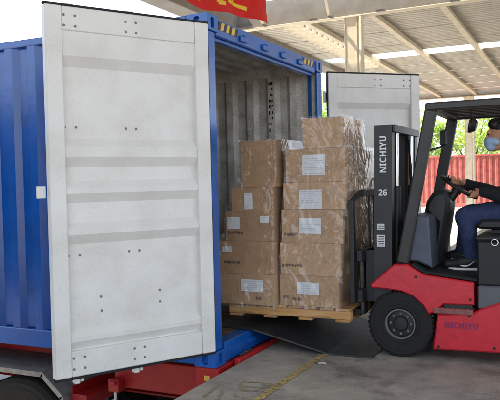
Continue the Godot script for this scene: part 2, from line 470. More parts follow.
const CEIL := 5.2
func make_canopy() -> void:
	var c := thing("dock_canopy", "cream sheet metal canopy roof on steel columns over the loading dock", "canopy", Vector3(0, YARD, -11.2))
	# sheets: ribs run along X, each sheet one metre wide; the bay behind the girder is the lower one
	var g := G.new()
	var pts := []
	for k in 5:
		var z := 0.5 - 0.2 * k
		pts.append_array([Vector3(-5.5, 0, z), Vector3(-5.5, 0, z - 0.10), Vector3(-5.5, 0.035, z - 0.125), Vector3(-5.5, 0.035, z - 0.175)])
	pts.append_array([Vector3(-5.5, 0, -0.5), Vector3(-5.5, -0.002, -0.56)])
	var runs := {} # the same ribs over the whole width, and in three lengths where a strip of roof light runs along the bay
	for r in [[-5.5, 14.5], [-5.5, 1.05], [-4.45, 0.55], [-3.90, 12.9]]:
		var q := []
		for p in pts: q.append(Vector3(r[0], p.y, p.z))
		g = G.new()
		g.strip(q, Vector3(r[1], 0, 0))
		runs[r[1]] = mesh_of(g)
	var base := world_of(c).affine_inverse()
	for i in 35:
		var z := 5.0 - i * 1.0
		var light: bool = absf(z + 18.0) < 0.4
		if absf(z + 11.0) < 0.2: continue
		var at := base * Transform3D(Basis.IDENTITY, Vector3(0, (CEIL + 0.165 if z < -11.0 else CEIL + 0.62) + 0.014 * (i % 2), z + (0.22 if z < -11.0 else -0.12)))
		if z < -11.0 and z > -19.5 and not light:
			put("roof_sheet", runs[1.05], M.roof, c, at)
			put("roof_light", runs[0.55], M.skylight, c, at)
			put("roof_sheet", runs[12.9], M.roof, c, at)
		else:
			put("roof_light" if light else "roof_sheet", runs[14.5], M.skylight if light else M.roof, c, at)
	for x in [-3.65, -2.02, -0.38, 1.26, 2.9, 4.5, 6.1, 7.7]:
		g = G.new()
		g.span(Vector3(x - 0.05, CEIL, -29.5), Vector3(x + 0.05, CEIL + 0.16, -11.35))
		g.span(Vector3(x + 0.051, CEIL, -29.5), Vector3(x + 0.10, CEIL + 0.012, -11.35))
		obj("purlin", g, M.beam, c)
		g = G.new()
		g.span(Vector3(x - 0.05, CEIL + 0.46, -11.0), Vector3(x + 0.05, CEIL + 0.615, 5.4))
		obj("purlin", g, M.beam, c)
	for i in 18: # bars across the strip of roof light
		g = G.new()
		g.span(Vector3(-4.47, CEIL + 0.06, -11.6 - i * 0.45), Vector3(-3.88, CEIL + 0.15, -11.72 - i * 0.45))
		obj("light_bar", g, M.beam, c)
	for z in [-11.2, -29.4, 5.5]:
		g = G.new()
		g.span(Vector3(-5.33, CEIL + 0.015, z - 0.012), Vector3(9.0, CEIL + 0.60, z + 0.012))
		g.span(Vector3(-5.33, CEIL - 0.035, z - 0.11), Vector3(9.0, CEIL + 0.014, z + 0.11))
		obj("girder", g, M.girder, c)
		g = G.new()
		g.span(Vector3(-5.33, CEIL - 0.06, z - 0.115), Vector3(9.0, CEIL - 0.036, z + 0.115), 0.004)
		obj("girder_flange", g, M.beam, c)
		for x in [-2.35, 6.2]:
			if z > 0 and x < 0: continue
			var y0: float = YARD if x < 0.08 else 0.0
			g = G.new()
			g.span(Vector3(x - 0.15, y0 + 0.02, z - 0.15), Vector3(x - 0.135, CEIL - 0.09, z + 0.15))
			g.span(Vector3(x + 0.135, y0 + 0.02, z - 0.15), Vector3(x + 0.15, CEIL - 0.09, z + 0.15))
			g.span(Vector3(x - 0.135, y0 + 0.02, z + 0.12), Vector3(x + 0.135, CEIL - 0.09, z + 0.135))
			g.span(Vector3(x - 0.135, y0 + 0.02, z - 0.135), Vector3(x + 0.135, CEIL - 0.09, z - 0.12))
			g.span(Vector3(x - 0.22, y0, z - 0.22), Vector3(x + 0.22, y0 + 0.02, z + 0.22))
			g.span(Vector3(x - 0.24, CEIL - 0.089, z - 0.18), Vector3(x + 0.24, CEIL - 0.061, z + 0.18), 0.002)
			var col := obj("column", g, M.beam, c)
			g = G.new()
			g.tube([Vector3(x + 0.25, y0, z + 0.1), Vector3(x + 0.25, CEIL - 0.095, z + 0.13)], 0.055, 10)
			obj("downpipe", g, M.beam, col)
	for x in [-4.6, -2.9, 0.4, 3.4]:
		g = G.new()
		g.bar(Vector3(x, CEIL + 0.05, -11.12), Vector3(x + 0.5, CEIL + 0.42, -9.2), 0.06, 0.06)
		obj("brace", g, M.beam, c)
	g = G.new()
	g.span(Vector3(-5.86, CEIL, -29.6), Vector3(-5.34, CEIL + 0.70, 5.6), 0.01)
	obj("gutter", g, M.girder, c)

func corrugate(x0: float, x1: float, pitch: float, depth: float) -> Array: # (along, inset)
	var o := []
	var x := x0
	while x < x1 - 0.01:
		o.append_array([Vector2(x, 0), Vector2(x + pitch * 0.32, 0), Vector2(x + pitch * 0.5, depth), Vector2(x + pitch * 0.82, depth)])
		x += pitch
	o.append(Vector2(x1, 0))
	return o
func make_background() -> void:
	# white platform across the yard with a red container on it
	var g := G.new()
	g.span(Vector3(-26, YARD, -48), Vector3(20, -0.14, -30.7), 0.02)
	struct(obj("far_platform", g, M.far_white), "white concrete platform across the yard")
	var c := thing("shipping_container", "faded red shipping container standing on the white platform across the yard", "container", Vector3(-3, -0.14, -32))
	var prof := corrugate(-8.9, 2.9, 0.281, 0.04)
	var pts := []
	for p in prof: pts.append(Vector3(p.x, 0.06, -30.98 - p.y))
	g = G.new()
	g.strip(pts, Vector3(0, 2.3, 0))
	obj("side_panel", g, M.far_red, c)
	for s in [[Vector3(-9.05, 2.36, -31.08), Vector3(3.05, 2.45, -30.95), "top_rail"], [Vector3(-9.05, -0.14, -31.08), Vector3(3.05, 0.06, -30.95), "bottom_rail"], [Vector3(-9.06, 0.06, -31.1), Vector3(-8.9, 2.36, -30.94), "corner_post"], [Vector3(2.9, 0.06, -31.1), Vector3(3.06, 2.36, -30.94), "corner_post"], [Vector3(-9.0, 2.42, -33.3), Vector3(3.0, 2.45, -31.09), "roof"], [Vector3(-9.0, -0.05, -33.35), Vector3(3.0, 2.42, -33.3), "back_panel"]]:
		g = G.new()
		g.span(s[0], s[1], 0.01)
		obj(s[2], g, M.far_red, c)
	# shrubs and trees behind it
	var k := 0
	for t in [[-11.5, -39.0, 7.5, 3.0, "broad tree with pale green leaves left of the far row"], [-7.2, -37.5, 6.2, 2.6, "rounded green tree rising behind the red container"], [-3.6, -38.5, 5.6, 2.3, "low yellow-green tree above the middle of the red container"], [-0.6, -37.0, 6.4, 2.5, "dark green tree behind the end of the red container"], [3.6, -40.0, 8.0, 3.2, "tall tree at the far end of the yard"], [-17.0, -43.0, 9.0, 3.6, "large tree standing well left of the red container"]]:
		tree(Vector3(t[0], -0.14 if t[1] > -48.0 else YARD, t[1]), t[2], t[3], k, t[4])
		k += 1
func tree(at: Vector3, h: float, r: float, k: int, label: String) -> void:
	var t := thing("leafy_tree", label, "tree", at, "trees behind the red container")
	var rn := RandomNumberGenerator.new()
	rn.seed = 100 + k
	var g := G.new()
	var tops := []
	g.tube([at, at + Vector3(0.1, h * 0.2, 0), at + Vector3(0, h * 0.42, 0.1)], [0.2, 0.15, 0.12], 9)
	for i in 9:
		var a := TAU * i / 9.0 + rn.randf()
		var s := at + Vector3(0, h * rn.randf_range(0.22, 0.42), 0.05)
		var q := at + Vector3(cos(a) * r * rn.randf_range(0.4, 0.8), h * rn.randf_range(0.5, 0.9), sin(a) * r * rn.randf_range(0.4, 0.8))
		g.tube([s, s.lerp(q, 0.5) + Vector3(0, -0.15, 0), q], [0.08, 0.05, 0.02], 6)
		tops.append(q)
	obj("trunk", g, M.bark, t)
	var f := G.new()
	for n in 46:
		var c: Vector3
		if n < 9: c = tops[n]
		else:
			var d := Vector3(rn.randfn(), rn.randfn(), rn.randfn()).normalized() * pow(rn.randf(), 0.4)
			c = at + Vector3(d.x * r, h * 0.6 + d.y * h * 0.38, d.z * r)
		var cr := r * rn.randf_range(0.16, 0.30)
		for j in 110:
			var p := c + Vector3(rn.randfn(), rn.randfn() * 0.8, rn.randfn()) * cr * 0.6
			var u := Vector3(rn.randfn(), rn.randfn() * 0.6, rn.randfn()).normalized() * rn.randf_range(0.07, 0.14)
			var w := u.cross(Vector3(rn.randfn(), rn.randfn(), rn.randfn())).normalized() * u.length() * 0.6
			f.quad(p - u, p + w, p + u, p - w)
	obj("crown", f, M.leaf[k % 3], t)

# ------------------------------------------------------------------ the container
func hole_face(g: G, c: Vector3, u: Vector3, v: Vector3, hu: float, hv: float, ru: float, rv: float, depth: float) -> void:
	var n := u.cross(v)
	var R := []; var O := []
	for k in 24:
		var a := TAU * k / 24.0 + PI / 4
		var d := Vector2(cos(a), sin(a))
		var m := maxf(absf(d.x), absf(d.y))
		R.append(c + u * (d.x / m * hu) + v * (d.y / m * hv))
		O.append(c + u * (signf(d.x) * pow(absf(d.x), 0.6) * ru) + v * (signf(d.y) * pow(absf(d.y), 0.6) * rv))
	for k in 24:
		var l := (k + 1) % 24
		g.quad(R[k], R[l], O[l], O[k])
		g.quad(O[k], O[l], O[l] - n * depth, O[k] - n * depth)
		g.tri(c - n * depth, O[k] - n * depth, O[l] - n * depth)
func casting(x: float, y: float, z: float) -> G: # outer corner at x, y, z (the sides of the container box)
	var g := G.new()
	var cx := x + (0.089 if x < -1 else -0.089); var cz := z + (0.081 if z < -1 else -0.081); var cy := y + (0.059 if y < 1 else -0.059)
	var sx := -1.0 if x < -1 else 1.0; var sz := -1.0 if z < -1 else 1.0
	hole_face(g, Vector3(x, cy, cz), Vector3(0, 0, -sx), Vector3.UP, 0.081, 0.059, 0.026, 0.040, 0.035)
	hole_face(g, Vector3(cx, cy, z), Vector3(sz, 0, 0), Vector3.UP, 0.089, 0.059, 0.026, 0.040, 0.035)
	for s in [-1.0, 1.0]:
		var p := []
		for w in [[-1, -1], [1, -1], [1, 1], [-1, 1]]: p.append(Vector3(cx + w[0] * 0.089, cy + s * 0.059, cz + w[1] * 0.081))
		g.out(p, Vector3(cx, cy, cz))
	g.out([Vector3(cx - sx * 0.089, cy - 0.059, cz - 0.081), Vector3(cx - sx * 0.089, cy - 0.059, cz + 0.081), Vector3(cx - sx * 0.089, cy + 0.059, cz + 0.081), Vector3(cx - sx * 0.089, cy + 0.059, cz - 0.081)], Vector3(cx, cy, cz))
	g.out([Vector3(cx - 0.089, cy - 0.059, cz - sz * 0.081), Vector3(cx + 0.089, cy - 0.059, cz - sz * 0.081), Vector3(cx + 0.089, cy + 0.059, cz - sz * 0.081), Vector3(cx - 0.089, cy + 0.059, cz - sz * 0.081)], Vector3(cx, cy, cz))
	return g
func make_container() -> void:
	var c := thing("shipping_container", "open blue shipping container with white inner doors being loaded at the dock", "container", Vector3(-6.1, 0, -1.219))
	var Wd := 2.438; var H := 2.591; var L := -12.192
	for x in [0.0, L]:
		for y in [0.0, H]:
			for z in [0.0, -Wd]: obj("corner_casting", casting(x, y, z), M.blue, c)
	var g: G
	for q in [[-0.148, -0.004, -0.125, -0.006], [-0.148, -0.004, -Wd + 0.006, -Wd + 0.125], [L + 0.004, L + 0.148, -0.125, -0.006], [L + 0.004, L + 0.148, -Wd + 0.006, -Wd + 0.125]]:
		g = G.new()
		var ox: float = q[1] if q[1] > -1 else q[0]
		var sx := -1.0 if q[1] > -1 else 1.0
		var near: bool = q[3] > -1
		g.span(Vector3(ox, 0.119, q[2]), Vector3(ox + sx * 0.035, H - 0.119, q[3]), 0.010)
		g.span(Vector3(ox + sx * 0.0355, 0.119, q[3] - 0.045 if near else q[2]), Vector3(ox + sx * 0.145, H - 0.119, q[3] if near else q[2] + 0.045), 0.010)
		obj("corner_post", g, M.blue, c)
	# rear header with keepers and hazard stripes
	g = G.new()
	g.span(Vector3(-0.12, 2.452, -0.163), Vector3(-0.014, 2.578, -Wd + 0.163), 0.006)
	g.span(Vector3(-0.11, 2.425, -0.15), Vector3(-0.05, 2.4515, -Wd + 0.15), 0.003)
	var head := obj("header", g, M.blue, c)
	g = G.new()
	g.span(Vector3(-0.12, 0.004, -0.163), Vector3(-0.004, 0.158, -Wd + 0.163), 0.006)
	var sill := obj("sill", g, M.blue, c)
	for z in [-0.60, -1.02, -1.42, -1.84]:
		g = G.new()
		g.span(Vector3(-0.0135, 2.475, z - 0.055), Vector3(0.008, 2.52, z + 0.055), 0.004)
		g.span(Vector3(-0.013, 2.521, z - 0.02), Vector3(0.012, 2.53, z + 0.02))
		obj("cam_keeper", g, M.blue, head)
		g = G.new()
		g.span(Vector3(-0.0035, 0.06, z - 0.055), Vector3(0.018, 0.105, z + 0.055), 0.004)
		obj("cam_keeper", g, M.blue, sill)
	for z0 in [-0.175, -1.90]:
		for k in 7:
			g = G.new()
			var z: float = z0 - k * 0.046
			g.prism([Vector2(z, 2.502), Vector2(z - 0.046, 2.502), Vector2(z - 0.046 - 0.025, 2.562), Vector2(z - 0.025, 2.562)], 0.0, 0.003, Transform3D(Basis(Vector3(0, 0, 1), Vector3.UP, Vector3(-1, 0, 0)), Vector3(-0.0105, 0, 0)))
			obj("hazard_stripe", g, M.stripe_black if k % 2 == 0 else M.stripe_yellow, head)
	# corrugated sides, blue outside and grey inside
	var prof := corrugate(L + 0.15, -0.15, 0.2515, 0.045)
	for s in 2:
		var o := []; var n := []
		for p in prof:
			var z: float = -0.014 - p.y if s == 0 else -Wd + 0.014 + p.y
			o.append(Vector3(p.x, 0.16, z)); n.append(Vector3(p.x, 0.16, z + (-0.004 if s == 0 else 0.004)))
		g = G.new(); g.strip(o, Vector3(0, 2.371, 0), s == 1)
		obj("side_wall", g, M.blue, c)
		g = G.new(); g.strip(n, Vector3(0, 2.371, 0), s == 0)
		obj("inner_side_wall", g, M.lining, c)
		var zc := -0.03 if s == 0 else -Wd + 0.03
		g = G.new(); g.span(Vector3(L + 0.18, 2.531, zc - 0.026), Vector3(-0.18, 2.588, zc + 0.026), 0.006)
		obj("top_rail", g, M.blue, c)
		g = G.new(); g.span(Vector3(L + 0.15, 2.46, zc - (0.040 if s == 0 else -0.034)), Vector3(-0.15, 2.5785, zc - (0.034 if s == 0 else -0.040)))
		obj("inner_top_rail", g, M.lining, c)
		g = G.new(); g.span(Vector3(L + 0.18, 0.012, zc - 0.026), Vector3(-0.18, 0.159, zc + 0.026), 0.006)
		g.span(Vector3(L + 0.18, 0.012, zc + (-0.05 if s == 0 else 0.0265)), Vector3(-0.18, 0.02, zc + (-0.0265 if s == 0 else 0.05)))
		obj("bottom_rail", g, M.blue, c)
	# dark stencil marks down one rib of the far inner wall
	g = G.new()
	for k in 9:
		var y := 2.30 - k * 0.062
		for j in 3:
			if rng.randf() < 0.3: continue
			g = G.new()
			g.span(Vector3(-0.590 + j * 0.018, y + 0.12 - rng.randf_range(0.015, 0.04), -Wd + 0.0625), Vector3(-0.576 + j * 0.018, y + 0.12, -Wd + 0.0642))
			obj("stencil_mark", g, M.rubber, c)
	var rp := corrugate(L + 0.15, -0.15, 0.209, 0.022)
	var ro := []; var rr := []
	for p in rp:
		ro.append(Vector3(p.x, 2.585 - p.y, -0.06)); rr.append(Vector3(p.x, 2.580 - p.y, -0.06))
	g = G.new(); g.strip(ro, Vector3(0, 0, -Wd + 0.12))
	obj("roof", g, M.blue, c)
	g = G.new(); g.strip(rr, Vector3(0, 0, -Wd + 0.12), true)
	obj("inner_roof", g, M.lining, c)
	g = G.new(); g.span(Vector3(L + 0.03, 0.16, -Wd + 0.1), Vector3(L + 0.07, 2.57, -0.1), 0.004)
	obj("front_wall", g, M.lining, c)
	for k in 8:
		var z: float = -0.075 - k * 0.286
		g = G.new(); g.span(Vector3(L + 0.1, 0.13, z - 0.284), Vector3(-0.121, 0.158, z), 0.002)
		obj("floor_board", g, M.ply, c)
	make_door(c, Vector3(0.004, 0, 0.004), Vector3(-0.60, 0, 1.02).normalized(), 1.0)
	make_door(c, Vector3(-0.01, 0, -2.64), Vector3(0.745, 0, -0.72).normalized(), -1.0, 1.12)

func make_door(c: Node3D, hinge: Vector3, u: Vector3, s: float, Wd := 1.183) -> void:
	var T := Transform3D(Basis(u, Vector3.UP, u.cross(Vector3.UP)), hinge)
	var d := node("door", c, T)
	var y0 := 0.128; var y1 := 2.504
	var bx := func(g: G, u0: float, u1: float, a: float, b: float, z0: float, z1: float, e: float) -> void:
		var ce := Vector3((u0 + u1) / 2, (a + b) / 2, s * (z0 + z1) / 2)
		g.box(T * ce, Vector3(absf(u1 - u0), absf(b - a), absf(z1 - z0)), e, T.basis)
	var g := G.new()
	bx.call(g, 0.0, 0.108, y0, y1, -0.010, 0.048, 0.006)
	obj("hinge_stile", g, M.door, d)
	g = G.new()
	bx.call(g, Wd - 0.111, Wd, y0, y1, -0.010, 0.048, 0.006)
	obj("lock_stile", g, M.door, d)
	g = G.new()
	bx.call(g, 0.109, Wd - 0.112, 2.351, y1, -0.004, 0.048, 0.005)
	obj("top_rail", g, M.door, d)
	g = G.new()
	bx.call(g, 0.109, Wd - 0.112, y0, 0.292, -0.004, 0.048, 0.005)
	obj("bottom_rail", g, M.door, d)
	var pf := [[2.351, 0.004], [2.194, 0.004], [2.124, 0.038], [1.665, 0.038], [1.612, 0.004], [1.546, 0.004], [1.481, 0.038], [1.392, 0.038], [1.345, 0.004], [1.308, 0.004], [1.248, 0.038], [1.118, 0.038], [1.075, 0.004], [1.042, 0.004], [0.980, 0.038], [0.425, 0.038], [0.378, 0.004], [0.350, 0.004], [0.300, 0.030], [0.290, 0.030]]
	var a := []; var b := []
	for p in pf:
		a.append(T * Vector3(0.106, p[0], s * p[1])); b.append(T * Vector3(0.106, p[0], s * (p[1] + 0.005)))
	g = G.new(); g.strip(a, T.basis.x * (Wd - 0.215), s > 0)
	obj("panel", g, M.door, d)
	g = G.new(); g.strip(b, T.basis.x * (Wd - 0.215), s < 0)
	obj("outer_panel", g, M.blue, d)
	g = G.new()
	bx.call(g, -0.006, Wd + 0.006, y1 + 0.001, y1 + 0.016, 0.0, 0.03, 0.003)
	bx.call(g, -0.006, Wd + 0.006, y0 - 0.018, y0 - 0.001, 0.0, 0.03, 0.003)
	if s < 0: bx.call(g, Wd + 0.0005, Wd + 0.009, y0, y1, 0.006, 0.03, 0.002)
	bx.call(g, -0.010, -0.0005, y0, y1, 0.004, 0.03, 0.002)
	obj("gasket", g, M.rubber, d)
	for y in [0.35, 0.95, 1.62, 2.25]:
		g = G.new()
		bx.call(g, -0.03, 0.12, y - 0.05, y + 0.05, 0.049, 0.062, 0.003)
		g.tube([T * Vector3(-0.025, y - 0.06, s * 0.04), T * Vector3(-0.025, y + 0.06, s * 0.04)], 0.014, 10)
		obj("hinge", g, M.white_steel, d)
	for ub in [0.60, Wd - 0.161]:
		g = G.new()
		g.tube([T * Vector3(ub, 0.10, s * 0.078), T * Vector3(ub, 2.53, s * 0.078)], 0.017, 10)
		obj("locking_bar", g, M.white_steel, d)
		for y in [0.085, 2.528]:
			g = G.new()
			bx.call(g, ub - 0.022, ub + 0.018, y - (0.022 if y < 1 else 0.008), y + (0.022 if y < 1 else 0.012), 0.05, 0.095, 0.006)
			bx.call(g, ub - 0.05, ub - 0.027, y - 0.012, y + 0.012, 0.055, 0.085, 0.004)
			obj("cam_lock", g, M.white_steel, d)
		for y in [2.448, 2.381, 1.737, 0.907, 0.250, 0.179]:
			for q in [-0.037, 0.037]: bolt(d, T, ub + q, y, s, -0.004 if y > 2.3 or y < 0.3 else 0.038)
		g = G.new()
		bx.call(g, ub - 0.018, ub - 0.02 - 0.42, 0.985, 1.015, 0.08, 0.095, 0.004)
		obj("lock_handle", g, M.white_steel, d)
	for q in [[0.848, 0.621], [0.846, 0.528], [0.417, 0.621], [0.417, 0.538]]: bolt(d, T, q[0], q[1], s, 0.038)
	g = G.new()
	bx.call(g, Wd + 0.0095, Wd + 0.07, 1.284, 1.362, 0.036, 0.046, 0.003)
	obj("catch_plate", g, M.door, d)
func bolt(d: Node3D, T: Transform3D, u: float, y: float, s: float, z: float) -> void:
	var g := G.new()
	g.lathe([Vector2(0.0085, 0), Vector2(0.0085, 0.003), Vector2(0.006, 0.005), Vector2(0, 0.006)], 8, T * Transform3D(Basis(Vector3.RIGHT, Vector3(0, 0, -s), Vector3(0, s, 0)), Vector3(u, y, s * z)), false)
	obj("bolt", g, M.bolt, d)

# ------------------------------------------------------------------ the trailer under it
func wheel(parent: Node3D, c: Vector3, R: float, w: float, rimr: float, nuts: int, out: float) -> void: # axis along z, out = +1 or -1: the side with the nuts
	var T := Transform3D(Basis(Vector3(1, 0, 0), Vector3(0, 0, out), Vector3(0, -out, 0)), c)
	var wn := node("wheel", parent, T)
	var g := G.new()
	var h := w / 2
	g.lathe([Vector2(rimr, -h * 0.8), Vector2(rimr * 1.15, -h * 0.95), Vector2(R * 0.90, -h), Vector2(R * 0.985, -h * 0.86), Vector2(R, -h * 0.7), Vector2(R, h * 0.7), Vector2(R * 0.985, h * 0.86), Vector2(R * 0.90, h), Vector2(R * 0.84, h * 0.97), Vector2(R * 0.80, h * 1.0), Vector2(R * 0.62, h * 0.98), Vector2(R * 0.6, h * 0.93), Vector2(rimr * 1.15, h * 0.95), Vector2(rimr, h * 0.8)], 48, T)
	for k in 40: # tread lugs
		var a := TAU * k / 40.0
		for sd in [-1, 1]:
			var p := T * Vector3(cos(a) * (R + 0.001), sd * h * 0.48, sin(a) * (R + 0.001))
			var rd := (T.basis * Vector3(cos(a), 0, sin(a)))
			g.box(p, Vector3(R * 0.10, 0.012, h * 0.5), 0.003, Basis(rd.cross(T.basis.y), rd, T.basis.y))
	obj("tyre", g, M.tyre, wn)
	g = G.new()
	g.lathe([Vector2(rimr, -h * 0.8), Vector2(rimr, h * 0.82), Vector2(rimr * 0.93, h * 0.82), Vector2(rimr * 0.9, h * 0.6)], 40, T)
	obj("rim", g, M.rim, wn)
	g = G.new()
	g.lathe([Vector2(rimr * 0.9, h * 0.6), Vector2(rimr * 0.86, h * 0.45), Vector2(rimr * 0.5, h * 0.5), Vector2(rimr * 0.42, h * 0.68), Vector2(0, h * 0.72)], 32, T)
	obj("hub", g, M.fork_black, wn)
	for k in nuts:
		var a := TAU * k / nuts
		g = G.new()
		g.lathe([Vector2(rimr * 0.10, 0), Vector2(rimr * 0.10, 0.014), Vector2(rimr * 0.05, 0.02), Vector2(0, 0.02)], 6, T * Transform3D(Basis.IDENTITY, Vector3(cos(a) * rimr * 0.68, h * 0.47, sin(a) * rimr * 0.68)), false)
		obj("lug_nut", g, M.rim, wn)
func make_trailer() -> void:
	var t := thing("trailer_chassis", "red semi trailer chassis with grey mudguard carrying the blue container", "trailer", Vector3(-3, YARD, -1.219))
	var g: G
	for z in [-0.74, -1.70]:
		g = G.new()
		g.span(Vector3(-12.5, -0.10, z - 0.09), Vector3(-0.18, -0.085, z + 0.09))
		g.span(Vector3(-12.5, -0.50, z - 0.09), Vector3(-0.18, -0.485, z + 0.09))
		g.span(Vector3(-12.5, -0.484, z - 0.008), Vector3(-0.18, -0.101, z + 0.008))
		obj("main_beam", g, M.chassis, t)
	for z in [-0.17, -2.27]:
		g = G.new()
		g.span(Vector3(-1.02, -0.285, z - 0.03), Vector3(-0.175, -0.045, z + 0.03), 0.008)
		obj("side_rail", g, M.chassis, t)
	g = G.new()
	g.span(Vector3(-0.172, -0.165, -2.436), Vector3(0.024, -0.004, -0.002), 0.006)
	var bol := obj("rear_bolster", g, M.chassis, t)
	g = G.new()
	g.span(Vector3(-0.10, -0.10, -0.0015), Vector3(-0.05, -0.06, 0.004), 0.002)
	obj("reflector", g, M.stripe_yellow, bol)
	g = G.new()
	g.span(Vector3(-1.40, -0.46, -2.40), Vector3(-1.24, -0.36, -0.05), 0.006)
	g.span(Vector3(-1.40, -0.36, -2.40), Vector3(-1.385, -0.30, -0.05))
	obj("cross_beam", g, M.chassis, t)
	g = G.new()
	g.span(Vector3(-1.02, -0.30, -0.13), Vector3(-0.92, -0.20, -0.05), 0.006)
	g.span(Vector3(-1.0, -0.24, -0.05), Vector3(-0.94, -0.21, -0.03), 0.004)
	var br := obj("lock_bracket", g, M.chassis, t)
	g = G.new()
	g.tube([Vector3(-0.955, -0.30, -0.06), Vector3(-0.95, -0.42, -0.05), Vector3(-0.96, -0.5, -0.06)], 0.012, 8)
	obj("lock_handle", g, M.white_steel, br)
	# mudguard
	g = G.new()
	var top := [Vector2(-4.2, -0.42), Vector2(-3.95, -0.20), Vector2(-1.645, -0.195), Vector2(-1.435, -0.37), Vector2(-1.37, -0.62)]
	for i in top.size() - 1:
		var a: Vector2 = top[i]; var b: Vector2 = top[i + 1]
		var n := Vector2(-(b - a).y, (b - a).x).normalized() * 0.006
		g.prism([a - n, b - n, b + n, a + n], -0.52, 0.02)
		g.prism([a - n * 6.0, b - n * 6.0, b - n * 1.05, a - n * 1.05], 0.004, 0.019)
	obj("mudguard", g, M.fender, t)
	for x in [-1.95, -3.25]:
		for z in [-0.17, -0.47]: wheel(t, Vector3(x, -0.78, z), 0.5, 0.27, 0.27, 8, 1.0)
		for z in [-1.97, -2.27]: wheel(t, Vector3(x, -0.78, z), 0.5, 0.27, 0.27, 8, -1.0)
		g = G.new()
		g.tube([Vector3(x, -0.78, -0.4), Vector3(x, -0.78, -2.04)], 0.06, 12)
		obj("axle", g, M.fork_black, t)
	for z in [-0.35, -2.1]:
		g = G.new()
		g.span(Vector3(-0.16, -0.50, z - 0.12), Vector3(-0.06, -0.18, z + 0.12), 0.01)
		obj("bumper_bracket", g, M.chassis, t)
	g = G.new()
	for z in [-0.75, -1.69]:
		g.span(Vector3(-9.6, YARD, z - 0.06), Vector3(-9.48, -0.51, z + 0.06), 0.005)
	obj("landing_leg", g, M.fork_black, t)

# ------------------------------------------------------------------ the truck in the next bay, out of the picture: the blue side mirrors it
func make_next_bay() -> void:
	var off := Vector3(-0.8, 0, 5.5)
	for q in [["shipping_container", "blue shipping container with closed doors parked in the next bay"], ["trailer_chassis", "red semi trailer chassis under the closed container in the next bay"]]:
		var src: Node3D = get_node(q[0] + ("_001" if q[0] == "shipping_container" else ""))
		var o: Node3D = src.duplicate()
		o.name = numbered(q[0])
		add_child(o, true)
		o.position = src.position + off
		o.set_meta("label", q[1])
		if q[0] == "shipping_container":
			var sides := [[Vector3(0.004, 0, 0.0), Vector3(0, 0, -1)], [Vector3(0.004, 0, -2.438), Vector3(0, 0, 1)]]
			var k := 0
			for d in o.get_children():
				if not String(d.name).begins_with("door"): continue
				var u: Vector3 = sides[k][1]
				d.transform = Transform3D(Basis(u, Vector3.UP, u.cross(Vector3.UP)), sides[k][0] - src.position)
				k += 1

# ------------------------------------------------------------------ things of the dock edge
func make_dock_things() -> void:
	var g := G.new()
	g.span(Vector3(0.036, -0.09, -2.2), Vector3(0.083, 0.026, -0.22), 0.008)
	tag(obj("edge_rail", g, M.chassis), "red steel rail along the dock edge below the blue sill", "rail")
	# bridging plate
	g = G.new()
	var t := [[-0.34, 0.172, -0.62], [0.03, 0.176, -0.575], [0.62, 0.016, -0.66], [0.985, 0.014, -0.655]]
	for i in 3:
		var a: Array = t[i]; var b: Array = t[i + 1]
		var p := [Vector3(a[0], a[1], a[2]), Vector3(b[0], b[1], b[2]), Vector3(b[0], b[1], -1.93), Vector3(a[0], a[1], -1.93)]
		var q := []
		for w in p: q.append(w - Vector3(0, 0.012, 0))
		g.quad(p[0], p[1], p[2], p[3]); g.quad(q[3], q[2], q[1], q[0])
		g.quad(q[0], q[1], p[1], p[0]); g.quad(q[2], q[3], p[3], p[2])
		if i == 0: g.quad(q[3], q[0], p[0], p[3])
		if i == 2: g.quad(q[1], q[2], p[2], p[1])
	tag(obj("bridge_plate", g, M.plate), "dark steel bridge plate from dock floor into the container", "dock plate")
	# a short loop of chain on the rail
	var c := thing("chain", "short steel chain lying along the red dock edge rail", "chain", Vector3(0.06, 0.03, -0.36))
	for k in 7:
		g = G.new()
		var p := []
		var flat := k % 2 == 0
		for j in 12:
			var w := TAU * j / 12.0
			var o := Vector3(0, 0, cos(w) * 0.019) + (Vector3(sin(w) * 0.011, 0, 0) if flat else Vector3(0, sin(w) * 0.011, 0))
			p.append(Vector3(0.058 + sin(k * 1.3) * 0.008, 0.039, -0.30 - k * 0.027) + o)
		g.tube(p, 0.0035, 6, false, true)
		obj("link", g, M.steel, c)
	g = G.new()
	g.box(Vector3(0.681, 0.006, -0.391), Vector3(0.055, 0.002, 0.035), 0.0, Basis(Vector3.UP, 0.6) * Basis(Vector3.RIGHT, 0.08))
	g.box(Vector3(0.70, 0.0105, -0.38), Vector3(0.03, 0.002, 0.03), 0.0, Basis(Vector3.UP, 0.2) * Basis(Vector3.FORWARD, 0.35))
	tag(obj("paper_scrap", g, M.paper), "small white scrap of paper on the dock floor", "litter")

